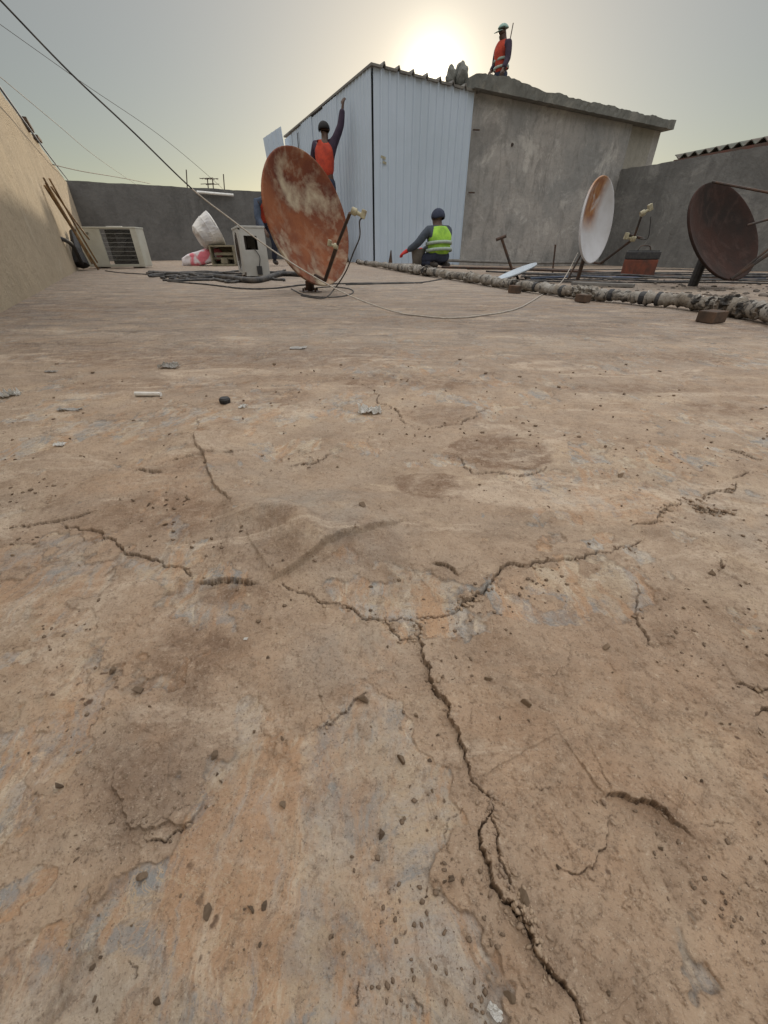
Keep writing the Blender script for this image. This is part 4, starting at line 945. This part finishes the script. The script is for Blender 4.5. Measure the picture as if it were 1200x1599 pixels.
for px, sc, sd_ in ((560, 1.4, 1), (572, 1.2, 2), (648, 1.5, 3), (668, 1.6, 4), (735, 1.25, 5), (806, 1.3, 6), (905, 1.35, 7), (925, 1.3, 8), (1092, 1.1, 9), (1115, 1.2, 10), (1138, 1.3, 11), (1165, 1.2, 12), (1198, 1.1, 13)):
    j = at_px(px); bm = bmesh.new(); bmesh.ops.create_icosphere(bm, subdivisions=4, radius=1)
    for v in bm.verts:
        f_ = 1 + .38 * mnoise.fractal(v.co * 2.2 + Vector((sd_ * 3, 0, 0)), .9, 2.1, 4); v.co *= rads[j] * sc * f_; v.co.x *= 1.15; v.co.z *= .85
        if v.co.z + cs[j].z < .002: v.co.z = .002 - cs[j].z
    me = bpy.data.meshes.new('foam'); bm.to_mesh(me); bm.free(); o = link('torn_foam', me, M['foam'] if sd_ not in (3, 5, 7, 8) else M['lagging'], pr); o.location = cs[j] - pr.location
for (px, py, w_, d_, hh, rz, lab) in ((805, 459, .05, .10, .055, .5, 'dark timber block under the wrapped pipe, leftmost of the three blocks'), (912, 473, .055, .09, .045, .4, 'dark timber block under the middle of the wrapped pipe by the torn foam'), (1114, 505, .11, .08, .05, .45, 'brown timber block propping the right end of the wrapped pipe')):
    g_ = G(px, py); bl = MB(); bl.box((0, 0, 0), (w_, d_, hh), Matrix.Translation((g_.x, g_.y + d_ * .3, hh / 2 + .002)) @ Matrix.Rotation(rz, 4, 'Z'), .004); tag(bl.build('timber_block', M['wood']), lab, 'timber block')
# pale plank and thin pipes between the pipe and the walls
def bar(pts, rad, m, name, lab, cat, group=None):
    k = MB(); k.tube(pts, rad, 8); return tag(k.build(name, m, None, False, True), lab, cat, group)
g1_, g2_ = G(893, 446), G(990, 450); k = MB()
d_ = g2_ - g1_; k.box((0, 0, 0), (d_.length, .10, .025), Matrix.Translation((g1_ + g2_) / 2 + Vector((0, 0, .02))) @ Matrix.Rotation(math.atan2(d_.y, d_.x), 4, 'Z'), .003)
tag(k.build('plank', M['grey_plank']), 'pale grey plank lying behind the wrapped pipe near the white dish pole', 'plank')
def wp(s_, off, z): q_ = FP(s_) + FN * off; return Vector((q_.x, q_.y, gz(q_.x, q_.y) + z))
bar([wp(s_panel - .6 + i * .5, .25, .10) for i in range(9)], .035, M['grey_plank'], 'water_pipe', 'grey water pipe running along the foot of the concrete wall', 'pipe')
bar([P(690, 417.5, 7.6), P(800, 420, 7.2), P(900, 424, 6.8), P(1010, 430, 6.4), P(1130, 436, 6.0), P(1260, 440, 5.6)], .018, M['steel'], 'conduit', 'thin dark conduit running between the wrapped pipe and the right wall', 'conduit')
bar([P(830, 435, 5.2), P(900, 432, 5.9), P(1000, 434, 6.1), P(1100, 432, 6.4), P(1250, 436, 6.6)], .012, M['blue_cable'], 'cable', 'dark blue cable lying on the rubble below the brown dish', 'cable')

wr_ = random.Random(9)
for i in range(7):
    y0_ = 419 + i * 3.2; Y0_ = 7.6 - i * .42
    bar(spline([P(700 + 30 * i, y0_ - 1 + wr_.uniform(-1, 1), Y0_ + .6)] + [P(xx, y0_ + (xx - 800) * .012 + wr_.uniform(-1.6, 1.6), Y0_ - (xx - 800) * .0012 + wr_.uniform(-.1, .1)) for xx in range(820, 1280, 75)], 5), wr_.uniform(.006, .013), M['cable'], 'cable', 'thin dark cable trailing over the dirt along the right walls', 'cable', 'cables trailing along the right walls')
# rubble strip (uncountable) along the foot of the walls
def chips(n_, fn, name, m, sub=1):
    bm_v, bm_f = [], []; ico = bmesh.new(); bmesh.ops.create_icosphere(ico, subdivisions=sub, radius=1)
    vs = np.array([v.co[:] for v in ico.verts]); fs = np.array([[v.index for v in f.verts] for f in ico.faces]); ico.free()
    Vv, Ff = [], []; off = 0
    for i in range(n_):
        p_, sz = fn()
        if p_ is None: continue
        q_ = vs * (1 + RS.uniform(-.38, .38, (len(vs), 1))); a_ = RS.rand() * 6.28; ca, sa = math.cos(a_), math.sin(a_)
        q_ = q_ * np.array([1, RS.uniform(.45, .9), RS.uniform(.3, .65)]) * sz
        q_ = np.stack([q_[:, 0] * ca - q_[:, 1] * sa, q_[:, 0] * sa + q_[:, 1] * ca, q_[:, 2]], 1) + np.array(p_)
        Vv.append(q_); Ff.append(fs + off); off += len(vs)
    Vv = np.concatenate(Vv); Ff = np.concatenate(Ff)
    me = bpy.data.meshes.new(name); me.vertices.add(len(Vv)); me.vertices.foreach_set('co', Vv.astype(np.float32).ravel())
    me.loops.add(Ff.size); me.loops.foreach_set('vertex_index', Ff.astype(np.int32).ravel()); me.polygons.add(len(Ff)); me.polygons.foreach_set('loop_start', np.arange(0, Ff.size, 3, dtype=np.int32)); me.update(calc_edges=True)
    return link(name, me, m)
def f_rub():
    px = RS.uniform(790, 1260); py = RS.uniform(417 + max(0, px - 900) * .01, 445 + max(0, px - 750) * .06)
    g_ = G(px, py)
    if py < 425: g_ = P(px, py, RS.uniform(5.5, 9))
    sz = RS.uniform(.005, .028) * (1 if RS.rand() < .9 else 1.8); return (g_.x, g_.y, gz(g_.x, g_.y) + sz * .2), sz
o = chips(350, f_rub, 'rubble', simple('rubble_mix', (.17, .14, .115), (.07, .06, .05), 3.0, .95)); tag(o, 'loose rubble and dirt along the foot of the right walls', kind='stuff')
def f_grit():
    r_ = RS.rand()
    if r_ < .45: px, py = RS.uniform(-60, 1260), RS.uniform(560, 1000)
    else: px, py = RS.uniform(-60, 1260), RS.uniform(900, 1660)
    g_ = G(px, py); t_ = g_.y
    if mnoise.noise(Vector((g_.x * 9, g_.y * 9, 3))) < RS.uniform(.02, .5): return None, 0
    sz = (.00025 + .0012 * RS.rand() ** 3) * (1 + g_.y * 3.2); return (g_.x, g_.y, floor_z(g_.x, g_.y) + sz * .25), sz
def f_crack():
    A, w_ = CR[RS.randint(0, 11)] if RS.rand() < .75 else CR[RS.randint(0, min(30, len(CR)))]
    i_ = RS.randint(0, len(A)); off = RS.normal(0, .0035, 2); px_, py_ = A[i_] + off; sz = (.0005 + .0019 * RS.rand() ** 3) * (1 + py_ * 1.2)
    if mnoise.noise(Vector((px_ * 30, py_ * 30, 8))) < RS.uniform(-.4, .4): return None, 0
    return (px_, py_, floor_z(px_, py_) + sz * .25), sz
o = chips(1500, f_crack, 'crack_crumbs', simple('crumbs', (.36, .27, .19), (.2, .14, .1), 90, .95)); tag(o, 'crumbs broken off along the edges of the cracks', kind='stuff')
o = chips(6000, f_grit, 'grit', M['stone']); tag(o, 'fine grit strewn over the roof floor', kind='stuff')

# pebbles: individuals
variants = []
for i in range(9):
    bm = bmesh.new(); bmesh.ops.create_icosphere(bm, subdivisions=2, radius=1)
    bmesh.ops.delete(bm, geom=bm.verts[:], context='VERTS')
    for _ in range(10):
        v_ = Vector((random.gauss(0, 1), random.gauss(0, 1), random.gauss(0, 1))).normalized() * random.uniform(.7, 1.15)
        bm.verts.new((v_.x, v_.y * [.6, .75, .9][i % 3], v_.z * [.45, .6, .5][i % 3]))
    hr = bmesh.ops.convex_hull(bm, input=bm.verts[:]); bmesh.ops.delete(bm, geom=[g for g in hr['geom_interior'] if isinstance(g, bmesh.types.BMVert)], context='VERTS')
    bmesh.ops.bevel(bm, geom=bm.edges[:], offset=.06, segments=1, affect='EDGES')
    me = bpy.data.meshes.new('pebble'); bm.to_mesh(me); bm.free(); me.materials.append(M['stone']); variants.append(me)
def pebble(px, py, w, label, group=None, rz=None, sc=(1, 1, 1)):
    g_ = G(px, py); t_ = g_.y / ray(px, py).y; s_ = w * t_ / F / 1.9
    o = bpy.data.objects.new('pebble', variants[random.randrange(9)]); COL.objects.link(o)
    o.location = (g_.x, g_.y, floor_z(g_.x, g_.y) + s_ * .30); o.scale = (s_ * .92 * sc[0], s_ * .92 * sc[1], s_ * 1.35 * sc[2]); o.rotation_euler = (random.uniform(-.3, .3), random.uniform(-.3, .3), random.random() * 6.28 if rz is None else rz)
    return tag(o, label, 'pebble', group)
for px, py, w, lab in [(820, 1103, 24, 'flat angular stone chip casting a dark edge, right of the main crack'), (568, 1095, 24, 'grey angular pebble beside the short curved ledge left of the main crack'), (626, 1188, 26, 'brown wedge-shaped pebble close to the left of the main crack'),
                       (336, 1182, 18, 'round dark pebble at the edge of the rough brown patch'), (567, 810, 18, 'dark pebble alone on the swollen skin near its right end'), (323, 1425, 24, 'pointed dark stone chip standing in the streaky area at the lower left'),
                       (222, 1370, 22, 'grey squarish pebble below the rough brown patch'), (392, 1420, 18, 'small dark pebble, left of a close pair in the streaky area'), (414, 1416, 16, 'small dark pebble, right of a close pair in the streaky area'),
                       (442, 1258, 16, 'dark pebble between the rough brown patch and the orange streaks'), (798, 1558, 24, 'lumpy pale brown pebble near the bottom edge right of centre'), (247, 1565, 20, 'lumpy tan pebble near the bottom edge left of centre'),
                       (705, 1383, 26, 'brown pebble between the pale screed patch and the forked crack'), (596, 1305, 18, 'dark oval pebble on the grey-blue screed'), (817, 1408, 26, 'broad dark chip wedged at the fork of the main crack'), (1112, 898, 14, 'brown pebble near the right edge above the branching crack'),
                       (946, 1015, 16, 'pebble left of the short side crack'), (178, 1050, 22, 'flat brown chip above the rough brown patch'), (216, 1080, 20, 'dark long chip just right of the flat brown chip'), (88, 1232, 24, 'reddish dark lump at the left edge'), (650, 1120, 12, 'small chip almost touching the main crack'),
                       (762, 1065, 20, 'pale tan chip right of the main crack'), (970, 745, 14, 'long dark chip beside the upper end of the right crack')]:
    pebble(px, py, w, lab)
gp = 'pebbles scattered over the roof floor'; cnt = 0; tries = 0
while cnt < 262 and tries < 9000:
    tries += 1; r_ = random.random()
    if r_ < .50: px, py = random.uniform(380, 1200), random.uniform(570, 860)
    elif r_ < .60: px, py = random.uniform(0, 420), random.uniform(600, 900)
    elif r_ < .85: px, py = random.uniform(640, 1200), random.uniform(860, 1420)
    else: px, py = random.uniform(0, 1200), random.uniform(880, 1590)
    g_ = G(px, py)
    if mnoise.noise(Vector((g_.x * 3.2, g_.y * 3.2, 7))) < random.uniform(-.5, .3): continue
    w = (4.0 + (py - 560) / 1000 * 5.5) * random.choice([.7, .8, 1, 1, 1.3]); pebble(px, py, w, 'small loose brown stone chip on the cracked roof floor', gp); cnt += 1
# cluster on the rusty stain
for i in range(16): pebble(250 + random.gauss(0, 28), 792 + random.gauss(0, 13), random.uniform(6, 10), 'dark chip in the cluster on the rust-coloured stain', 'chips clustered on the rust-coloured stain', None, (1.3, .7, .8))

# litter
def scrap(px, py, wpx, asp, m, name, lab, cat, crumple=.3, seed=0, rz=0, hz=.35):
    g_ = G(px, py); t_ = g_.y / ray(px, py).y; s_ = wpx * t_ / F
    bm = bmesh.new(); nx_, ny_ = 14, 8; gr_ = []
    for i in range(nx_ + 1):
        row = []
        for j in range(ny_ + 1):
            u_, v_ = i / nx_ - .5, j / ny_ - .5; e_ = 1 + .3 * mnoise.noise(Vector((u_ * 5, v_ * 5, seed)))
            z_ = abs(mnoise.fractal(Vector((u_ * 3, v_ * 3, seed + 4)), 1, 2, 3)) * s_ * hz + .0008
            row.append(bm.verts.new((u_ * s_ * e_, v_ * s_ * asp * e_, z_)))
        gr_.append(row)
    for i in range(nx_):
        for j in range(ny_): bm.faces.new((gr_[i][j], gr_[i + 1][j], gr_[i + 1][j + 1], gr_[i][j + 1]))
    r_ = bmesh.ops.solidify(bm, geom=bm.faces[:], thickness=.0006); bmesh.ops.recalc_face_normals(bm, faces=bm.faces)
    me = bpy.data.meshes.new(name); bm.to_mesh(me); bm.free(); o = link(name, me, m); o.location = (g_.x, g_.y, floor_z(g_.x, g_.y) + .001); o.rotation_euler = (0, 0, rz); tag(o, lab, cat)
    return o
scrap(578, 645, 34, .7, M['white_plastic'], 'plastic_scrap', 'crumpled white plastic scrap alone in the middle of the roof floor', 'litter', seed=1, hz=.5)
scrap(8, 621, 22, .8, M['white_plastic'], 'plastic_scrap', 'crumpled white scrap at the left picture edge', 'litter', seed=2, hz=.8)
scrap(24, 618, 16, .7, M['white_plastic'], 'plastic_scrap', 'small white scrap just right of the one at the left edge', 'litter', seed=3, hz=.7)
scrap(95, 697, 16, .8, M['white_plastic'], 'plastic_scrap', 'small pale torn scrap below the white rod on the left', 'litter', seed=4, hz=.3)
scrap(380, 638, 10, 1.6, M['white_plastic'], 'plastic_scrap', 'thin translucent scrap beside a dark bottle cap', 'litter', seed=5, hz=.4)
scrap(108, 641, 34, .3, M['whitesack'], 'card_scrap', 'flat greyish strip lying below the white rod', 'litter', seed=6, hz=.12)
scrap(265, 575, 28, .5, M['whitesack'], 'card_scrap', 'pale flake sticking up from the floor above the white rod', 'litter', seed=7, hz=.4)
scrap(80, 582, 18, .4, M['whitesack'], 'paper_scrap', 'faint pale scrap on the upper left floor', 'litter', seed=8, hz=.2)
scrap(466, 545, 26, .6, M['whitesack'], 'card_scrap', 'thin pale flake in the dark grey stain', 'litter', seed=9, hz=.1)
scrap(385, 1002, 6, .8, M['white_plastic'], 'paper_scrap', 'tiny white fleck right of the dark stain', 'litter', seed=10, hz=.3)
scrap(772, 1582, 22, .6, M['white_plastic'], 'paper_scrap', 'pale flake at the bottom picture edge', 'litter', seed=11, hz=.3, rz=-.7)
g_ = G(233, 619); k = MB(); k.tube([Vector((g_.x - .032, g_.y, floor_z(g_.x, g_.y) + .006)), Vector((g_.x + .032, g_.y - .003, floor_z(g_.x, g_.y) + .006))], .0055, 8); tag(k.build('plastic_rod', M['white_plastic']), 'short white plastic rod lying on the left of the floor', 'litter')
g_ = G(352, 629); k = MB(); k.lathe([(.0, 0), (.012, 0), (.013, .008), (.010, .012), (0, .011)], Matrix.Translation((g_.x, g_.y, floor_z(g_.x, g_.y))), 14); tag(k.build('bottle_cap', M['black']), 'small black bottle cap on the left of the floor', 'litter')

# ------------------------------------------------------------------ people
def skin_mesh(V_, E_, Rd, sub=1):
    me = bpy.data.meshes.new('t'); me.from_pydata([tuple(v) for v in V_], E_, []); o = bpy.data.objects.new('t', me); COL.objects.link(o)
    md = o.modifiers.new('s', 'SKIN'); md.use_smooth_shade = True
    for i, r_ in enumerate(Rd):
        sv = me.skin_vertices[0].data[i]; sv.radius = r_ if isinstance(r_, tuple) else (r_, r_); sv.use_root = (i == 0)
    sd_ = o.modifiers.new('d', 'SUBSURF'); sd_.levels = sd_.render_levels = sub
    dg = bpy.context.evaluated_depsgraph_get(); dg.update(); m2 = bpy.data.meshes.new_from_object(o.evaluated_get(dg)); bpy.data.objects.remove(o); return m2
def chain(spec):
    """spec: list of chains, each [(key, pos, radius)...]; equal keys join"""
    V_, Rd, E_, ix = [], [], [], {}
    for ch in spec:
        prev = None
        for key, p_, r_ in ch:
            if key not in ix: ix[key] = len(V_); V_.append(p_); Rd.append(r_)
            if prev is not None: E_.append((prev, ix[key]))
            prev = ix[key]
    return V_, E_, Rd
def person(J, loc, rz, label, shirt, trousers, vest, tapes=True, gloves=None, headgear='hair', tool=None, bulk=1.0):
    root = empty('person', loc, rz, label, 'person'); J = {k_: Vector(v_) for k_, v_ in J.items()}
    L = lambda a_, b_, t_: J[a_].lerp(J[b_], t_)
    hd = J['head']; nk = J['neck']; upv = (hd - nk).normalized(); fwd = J.get('face', Vector((0, 1, 0))).normalized()
    spec = [[('pel', J['pelvis'], (.13, .10)), ('wa', L('pelvis', 'chest', .45), (.12, .09)), ('ch', J['chest'], (.145, .105)), ('nk', nk, .055), ('h0', nk + upv * .08, .07), ('h1', hd, .088), ('h2', hd + upv * .085, .07)],
            [('h1', hd, 0), ('nose', hd + fwd * .10 - upv * .02, .018)], [('h0', 0, 0), ('chin', nk + upv * .06 + fwd * .075, .035)]]
    for s_ in 'LR':
        sgn = -1 if s_ == 'L' else 1; sh, el, wr = J['sh' + s_], J['el' + s_], J['wr' + s_]
        fd = (wr - el).normalized(); pal = wr + fd * .075; sd = fd.cross(Vector((0, 0, 1))); sd = sd.normalized() if sd.length > .2 else Vector((0, 1, 0)); nb = fd.cross(sd)
        spec.append([('ch', 0, 0), ('s' + s_, sh, .062), ('ua' + s_, sh.lerp(el, .5), .048), ('e' + s_, el, .040), ('f' + s_, el.lerp(wr, .5), .036), ('w' + s_, wr, .026), ('p' + s_, pal, (.036, .018))])
        for fi, (off, ln) in enumerate(((-.028, .065), (-.01, .078), (.01, .074), (.027, .058))):
            b_ = pal + sd * off + fd * .012; spec.append([('p' + s_, 0, 0), (f'k{s_}{fi}', b_ + fd * .02, .010), (f'm{s_}{fi}', b_ + fd * ln * .6 + nb * .012, .009), (f't{s_}{fi}', b_ + fd * ln * .85 + nb * .035, .008)])
        spec.append([('p' + s_, 0, 0), ('th' + s_, pal + sd * -.045 - fd * .01 + nb * .01, .011), ('tt' + s_, pal + sd * -.06 + fd * .03 + nb * .02, .009)])
        hp, kn, an = J['hip' + s_], J['kn' + s_], J['an' + s_]; toe = J['toe' + s_]
        spec.append([('pel', 0, 0), ('h' + s_, hp, .085), ('th_' + s_, hp.lerp(kn, .5), .072), ('kn' + s_, kn, .052), ('ca' + s_, kn.lerp(an, .35), .052), ('an' + s_, an, .036), ('to' + s_, toe, .032)])
    V_, E_, Rd = chain(spec); body = link('body', skin_mesh(V_, E_, Rd), M['skin'], root)
    def cloth(name, spec, m):
        V_, E_, Rd = chain(spec); return link(name, skin_mesh(V_, E_, Rd, 2), m, root)
    sp = [[('pel', L('pelvis', 'chest', -.12), (.160 * bulk, .128 * bulk)), ('wa', L('pelvis', 'chest', .5), (.152 * bulk, .12 * bulk)), ('ch', J['chest'], (.178 * bulk, .135 * bulk)), ('nk', L('chest', 'neck', .8), .075)]]
    for s_ in 'LR': sh, el, wr = J['sh' + s_], J['el' + s_], J['wr' + s_]; sp.append([('ch', 0, 0), ('s' + s_, sh, .078), ('u' + s_, sh.lerp(el, .5), .075), ('e' + s_, el, .066), ('f' + s_, el.lerp(wr, .5), .060), ('w' + s_, el.lerp(wr, .93), .048)])
    cloth('shirt', sp, shirt)
    sp = [[('wt', L('pelvis', 'chest', .2), (.15, .115)), ('pel', J['pelvis'], (.158, .125))]]
    for s_ in 'LR': hp, kn, an = J['hip' + s_], J['kn' + s_], J['an' + s_]; sp.append([('pel', 0, 0), ('h' + s_, hp, .105), ('t' + s_, hp.lerp(kn, .5), .09), ('k' + s_, kn, .072), ('c' + s_, kn.lerp(an, .5), .066), ('a' + s_, kn.lerp(an, .96), .055)])
    cloth('trousers', sp, trousers)
    for s_ in 'LR': cloth('boot', [[('a', J['kn' + s_].lerp(J['an' + s_], .9), .05), ('b', J['an' + s_] + Vector((0, 0, -.02)), .05), ('c', J['toe' + s_] + Vector((0, 0, .005)), .045)]], M['boot'])
    if vest:
        sp = [[('pel', L('pelvis', 'chest', -.05), (.182 * bulk, .152 * bulk)), ('wa', L('pelvis', 'chest', .5), (.172 * bulk, .14 * bulk)), ('ch', L('pelvis', 'chest', 1.0), (.205 * bulk, .165 * bulk)), ('nk', L('chest', 'neck', .55), (.14 * bulk, .115 * bulk))]]
        for s_ in 'LR': sp.append([('ch', 0, 0), ('s' + s_, J['chest'].lerp(J['sh' + s_], .78) + Vector((0, 0, .02)), .105)])
        vo_ = cloth('vest', sp, vest)
        if tapes:
            ax = (J['chest'] - J['pelvis']).normalized(); ft = J.get('tfwd', Vector((0, 1, 0))); xa = ax.cross(ft).normalized(); ya = xa.cross(ax)
            for tt in (.28, .60):
                cpt = L('pelvis', 'chest', tt); k = MB(); ring = [cpt + xa * .192 * bulk * math.cos(a_) + ya * .158 * bulk * math.sin(a_) for a_ in np.linspace(0, 2 * math.pi, 33)]
                bm = k.bm; lo_ = [bm.verts.new(p_ - ax * .024) for p_ in ring[:-1]]; hi_ = [bm.verts.new(p_ + ax * .024) for p_ in ring[:-1]]
                lo2 = [bm.verts.new(p_ - ax * .024 - (p_ - cpt) * .06) for p_ in ring[:-1]]; hi2 = [bm.verts.new(p_ + ax * .024 - (p_ - cpt) * .06) for p_ in ring[:-1]]
                for j in range(32):
                    j2 = (j + 1) % 32; bm.faces.new((lo_[j], lo_[j2], hi_[j2], hi_[j])); bm.faces.new((lo2[j], hi2[j], hi2[j2], lo2[j2])); bm.faces.new((lo_[j], lo2[j], lo2[j2], lo_[j2])); bm.faces.new((hi_[j], hi_[j2], hi2[j2], hi2[j]))
                k.build('reflective_band', M['tape'], vo_, False, True)
    if gloves:
        for s_ in 'LR':
            el, wr = J['el' + s_], J['wr' + s_]; fd = (wr - el).normalized(); sd = fd.cross(Vector((0, 0, 1))).normalized(); nb = fd.cross(sd); pal = wr + fd * .075
            sp = [[('a', wr - fd * .03, .04), ('w', wr + fd * .01, .036), ('p', pal, (.046, .028))]]
            for fi, (off, ln) in enumerate(((-.03, .065), (-.01, .078), (.011, .074), (.03, .058))):
                b_ = pal + sd * off + fd * .012; sp.append([('p', 0, 0), (f'k{fi}', b_ + fd * .02, .014), (f'm{fi}', b_ + fd * ln * .6 + nb * .012, .013), (f't{fi}', b_ + fd * ln * .88 + nb * .035, .012)])
            sp.append([('p', 0, 0), ('t', pal + sd * -.05 - fd * .01 + nb * .01, .015), ('tt', pal + sd * -.065 + fd * .03 + nb * .02, .013)])
            cloth('glove', sp, gloves)
    Q = Matrix((fwd.cross(upv).normalized(), (fwd - upv * fwd.dot(upv)).normalized(), upv)).transposed().to_4x4()
    def cap(name, m, r0, rz_, cut, brim=None, back=-.012):
        bm = bmesh.new(); bmesh.ops.create_uvsphere(bm, u_segments=24, v_segments=14, radius=1)
        bmesh.ops.delete(bm, geom=[v for v in bm.verts if v.co.z < cut + (.45 * v.co.y if v.co.y > 0 else -.1 * 0)], context='VERTS')
        for v in bm.verts: v.co = Vector((v.co.x * r0, v.co.y * r0 * 1.15 + back, v.co.z * rz_ + .015))
        bmesh.ops.solidify(bm, geom=bm.faces[:], thickness=.008)
        if brim:
            bm2 = MB(); bm2.bm.free(); bm2.bm = bm
            bm2.box((0, .125, .03), (.15, .11, .012), Matrix.Rotation(-.12, 4, 'X'), .005)
        me = bpy.data.meshes.new(name); bm.to_mesh(me); bm.free(); me.polygons.foreach_set('use_smooth', [True] * len(me.polygons))
        o = link(name, me, m, root); o.matrix_local = Matrix.Translation(hd + upv * .01) @ Q
    if headgear == 'hair': cap('hair', M['hair'], .104, .118, -.35)
    elif headgear == 'wrap': cap('head_wrap', M['navy'], .102, .12, -.62)
    else: cap('cap', M['helmet'], .115, .125, .02, True)
    return root
# crouching man in lime vest, working at the shed front (back to us, turned left)
cm_ = dict(pelvis=(0, 0, .18), chest=(0, .05, .50), neck=(.0, .08, .65), head=(0, .11, .745), face=(-.5, .85, -.25),
           shL=(-.20, .07, .57), elL=(-.36, .14, .36), wrL=(-.46, .30, .26), shR=(.20, .07, .57), elR=(.26, .22, .36), wrR=(-.10, .42, .28),
           hipL=(-.11, .0, .18), knL=(-.22, .38, .10), anL=(-.13, -.02, .07), toeL=(-.12, -.14, .045), hipR=(.11, .0, .18), knR=(.20, .38, .12), anR=(.13, -.02, .07), toeR=(.12, -.14, .045))
p = P(685, 414, 9.8)
per = person(cm_, (p.x, 9.8, gz(p.x, 9.8)), R(28), 'person kneeling at the shed front in a lime green vest, dark clothes and red gloves', M['greycloth'], M['navy'], M['lime'], True, M['redglove'], 'wrap', None, 1.22); per.scale = (1.22, 1.22, 1.14)
# bucket before him
bq = P(653, 413, 9.95); bz = gz(bq.x, bq.y); r = empty('bucket', (bq.x, bq.y, bz), 0, 'grey-brown bucket in front of the kneeling person', 'bucket')
k = MB(); k.lathe([(0, .01), (.11, .01), (.15, .32), (.158, .33), (.145, .325), (.105, .02), (0, .02)], None, 20); k.build('pail', M['grey_plank'], r, False, True)
k = MB(); k.tube([(.15 * math.cos(a_), .02, .33 - .12 * math.sin(a_)) for a_ in np.linspace(0, math.pi, 11)], .005, 5); k.build('handle', M['steel'], r)
k = MB(); a_ = P(610, 414, 11.3); b_ = P(611, 391, 11.3); k.tube([Vector((a_.x, a_.y, 0)), b_], [.05, .012], 6, jit=.3); tag(k.build('metal_offcut', M['steel']), 'narrow pointed metal offcut standing by the shed front left of the kneeling person', 'offcut')
# man reaching up at the shed side
um = dict(pelvis=(0, 0, .92), chest=(0, .03, 1.34), neck=(0, .05, 1.50), head=(-.02, .08, 1.62), face=(-.1, 1, .3),
          shL=(-.19, .03, 1.42), elL=(-.27, .10, 1.15), wrL=(-.22, .28, 1.05), shR=(.17, .06, 1.45), elR=(.27, .14, 1.71), wrR=(.29, .20, 1.96),
          hipL=(-.10, 0, .90), knL=(-.13, .08, .50), anL=(-.13, 0, .09), toeL=(-.15, .16, .045), hipR=(.10, 0, .90), knR=(.12, .04, .50), anR=(.12, -.04, .09), toeR=(.14, .12, .045))
hy = 12.9; HS = 1.22; hp_ = P(499, 206, hy); fz_ = hp_.z - 1.62 * HS
per = person(um, (hp_.x + .04, hy, fz_), R(-6), 'person with raised arm in an orange vest fixing the side of the metal shed', M['purple'], M['navy'], M['orange'], False, None, 'hair'); per.scale = (HS * 1.08, HS * 1.05, HS); per.rotation_euler = (R(5), R(4), R(-14))
# trestle he stands on
tr = empty('trestle', (hp_.x + .04, hy, 0), 0, 'timber trestle platform behind the rusty dish under the person with raised arm', 'trestle')
k = MB(); k.box((0, 0, fz_ - .02), (.9, .5, .035), bev=.003); k.build('platform', M['wood'], tr)
for sx in (-1, 1):
    for sy in (-1, 1):
        k = MB(); k.tube([(sx * .5, sy * .32, 0), (sx * .38, sy * .2, fz_ - .04)], .025, 6); k.build('leg', M['wood'], tr)
    k = MB(); k.tube([(sx * .45, -.27, fz_ * .45), (sx * .45, .27, fz_ * .45)], .018, 6); k.build('cross_rail', M['wood'], tr)
# man on the roof
rm = dict(pelvis=(0, 0, .92), chest=(.02, .02, 1.34), neck=(0, .04, 1.50), head=(-.0, .07, 1.63), face=(-.1, 1, -.25),
          shL=(-.20, .02, 1.42), elL=(-.27, .06, 1.13), wrL=(-.33, .20, .92), shR=(.20, .02, 1.43), elR=(.30, -.02, 1.16), wrR=(.16, .16, 1.02),
          hipL=(-.10, 0, .90), knL=(-.12, .05, .49), anL=(-.12, -.02, .09), toeL=(-.14, .14, .045), hipR=(.10, 0, .90), knR=(.12, .02, .49), anR=(.13, -.04, .09), toeR=(.15, .12, .045))
ray_ = ray(790, 49); ry = (3.66 + 1.66 * HS - H) / (ray_.z / ray_.y); q_ = P(790, 49, ry)
rroot = person(rm, (q_.x, ry, 3.66), R(115), 'person standing on the flat roof in a pale cap and orange vest against the sky', M['purple'], M['navy'], M['orange'], True, None, 'cap'); rroot.scale = (HS * 1.12, HS * 1.12, HS)
k = MB(); a_ = P(797, 62, ry - .15); b_ = P(802, 36, ry - .1); k.tube([a_ - (b_ - a_) * 2.4, a_, b_], .014, 6); tag(k.build('stick', M['steel']), 'thin stick held upright behind the shoulder of the person on the roof', 'stick')
# man bending behind the rusty dish
bm_ = dict(pelvis=(0, 0, .80), chest=(0, .28, 1.06), neck=(0, .40, 1.15), head=(0, .50, 1.21), face=(0, .9, -.5),
           shL=(-.18, .32, 1.08), elL=(-.22, .36, .80), wrL=(-.18, .52, .62), shR=(.18, .32, 1.08), elR=(.22, .36, .80), wrR=(.16, .52, .62),
           hipL=(-.10, 0, .78), knL=(-.13, .14, .42), anL=(-.13, -.04, .09), toeL=(-.14, .12, .045), hipR=(.10, 0, .78), knR=(.13, .12, .42), anR=(.13, -.06, .09), toeR=(.15, .10, .045), tfwd=(0, .5, -.8))
q_ = P(404, 330, 10.2)
person(bm_, (q_.x + .08, 10.2, 0), R(-150), 'person bending in an orange-red vest, half hidden left of the rusty dish', M['blueshirt'], M['navy'], M['orange'], False, None, 'wrap')
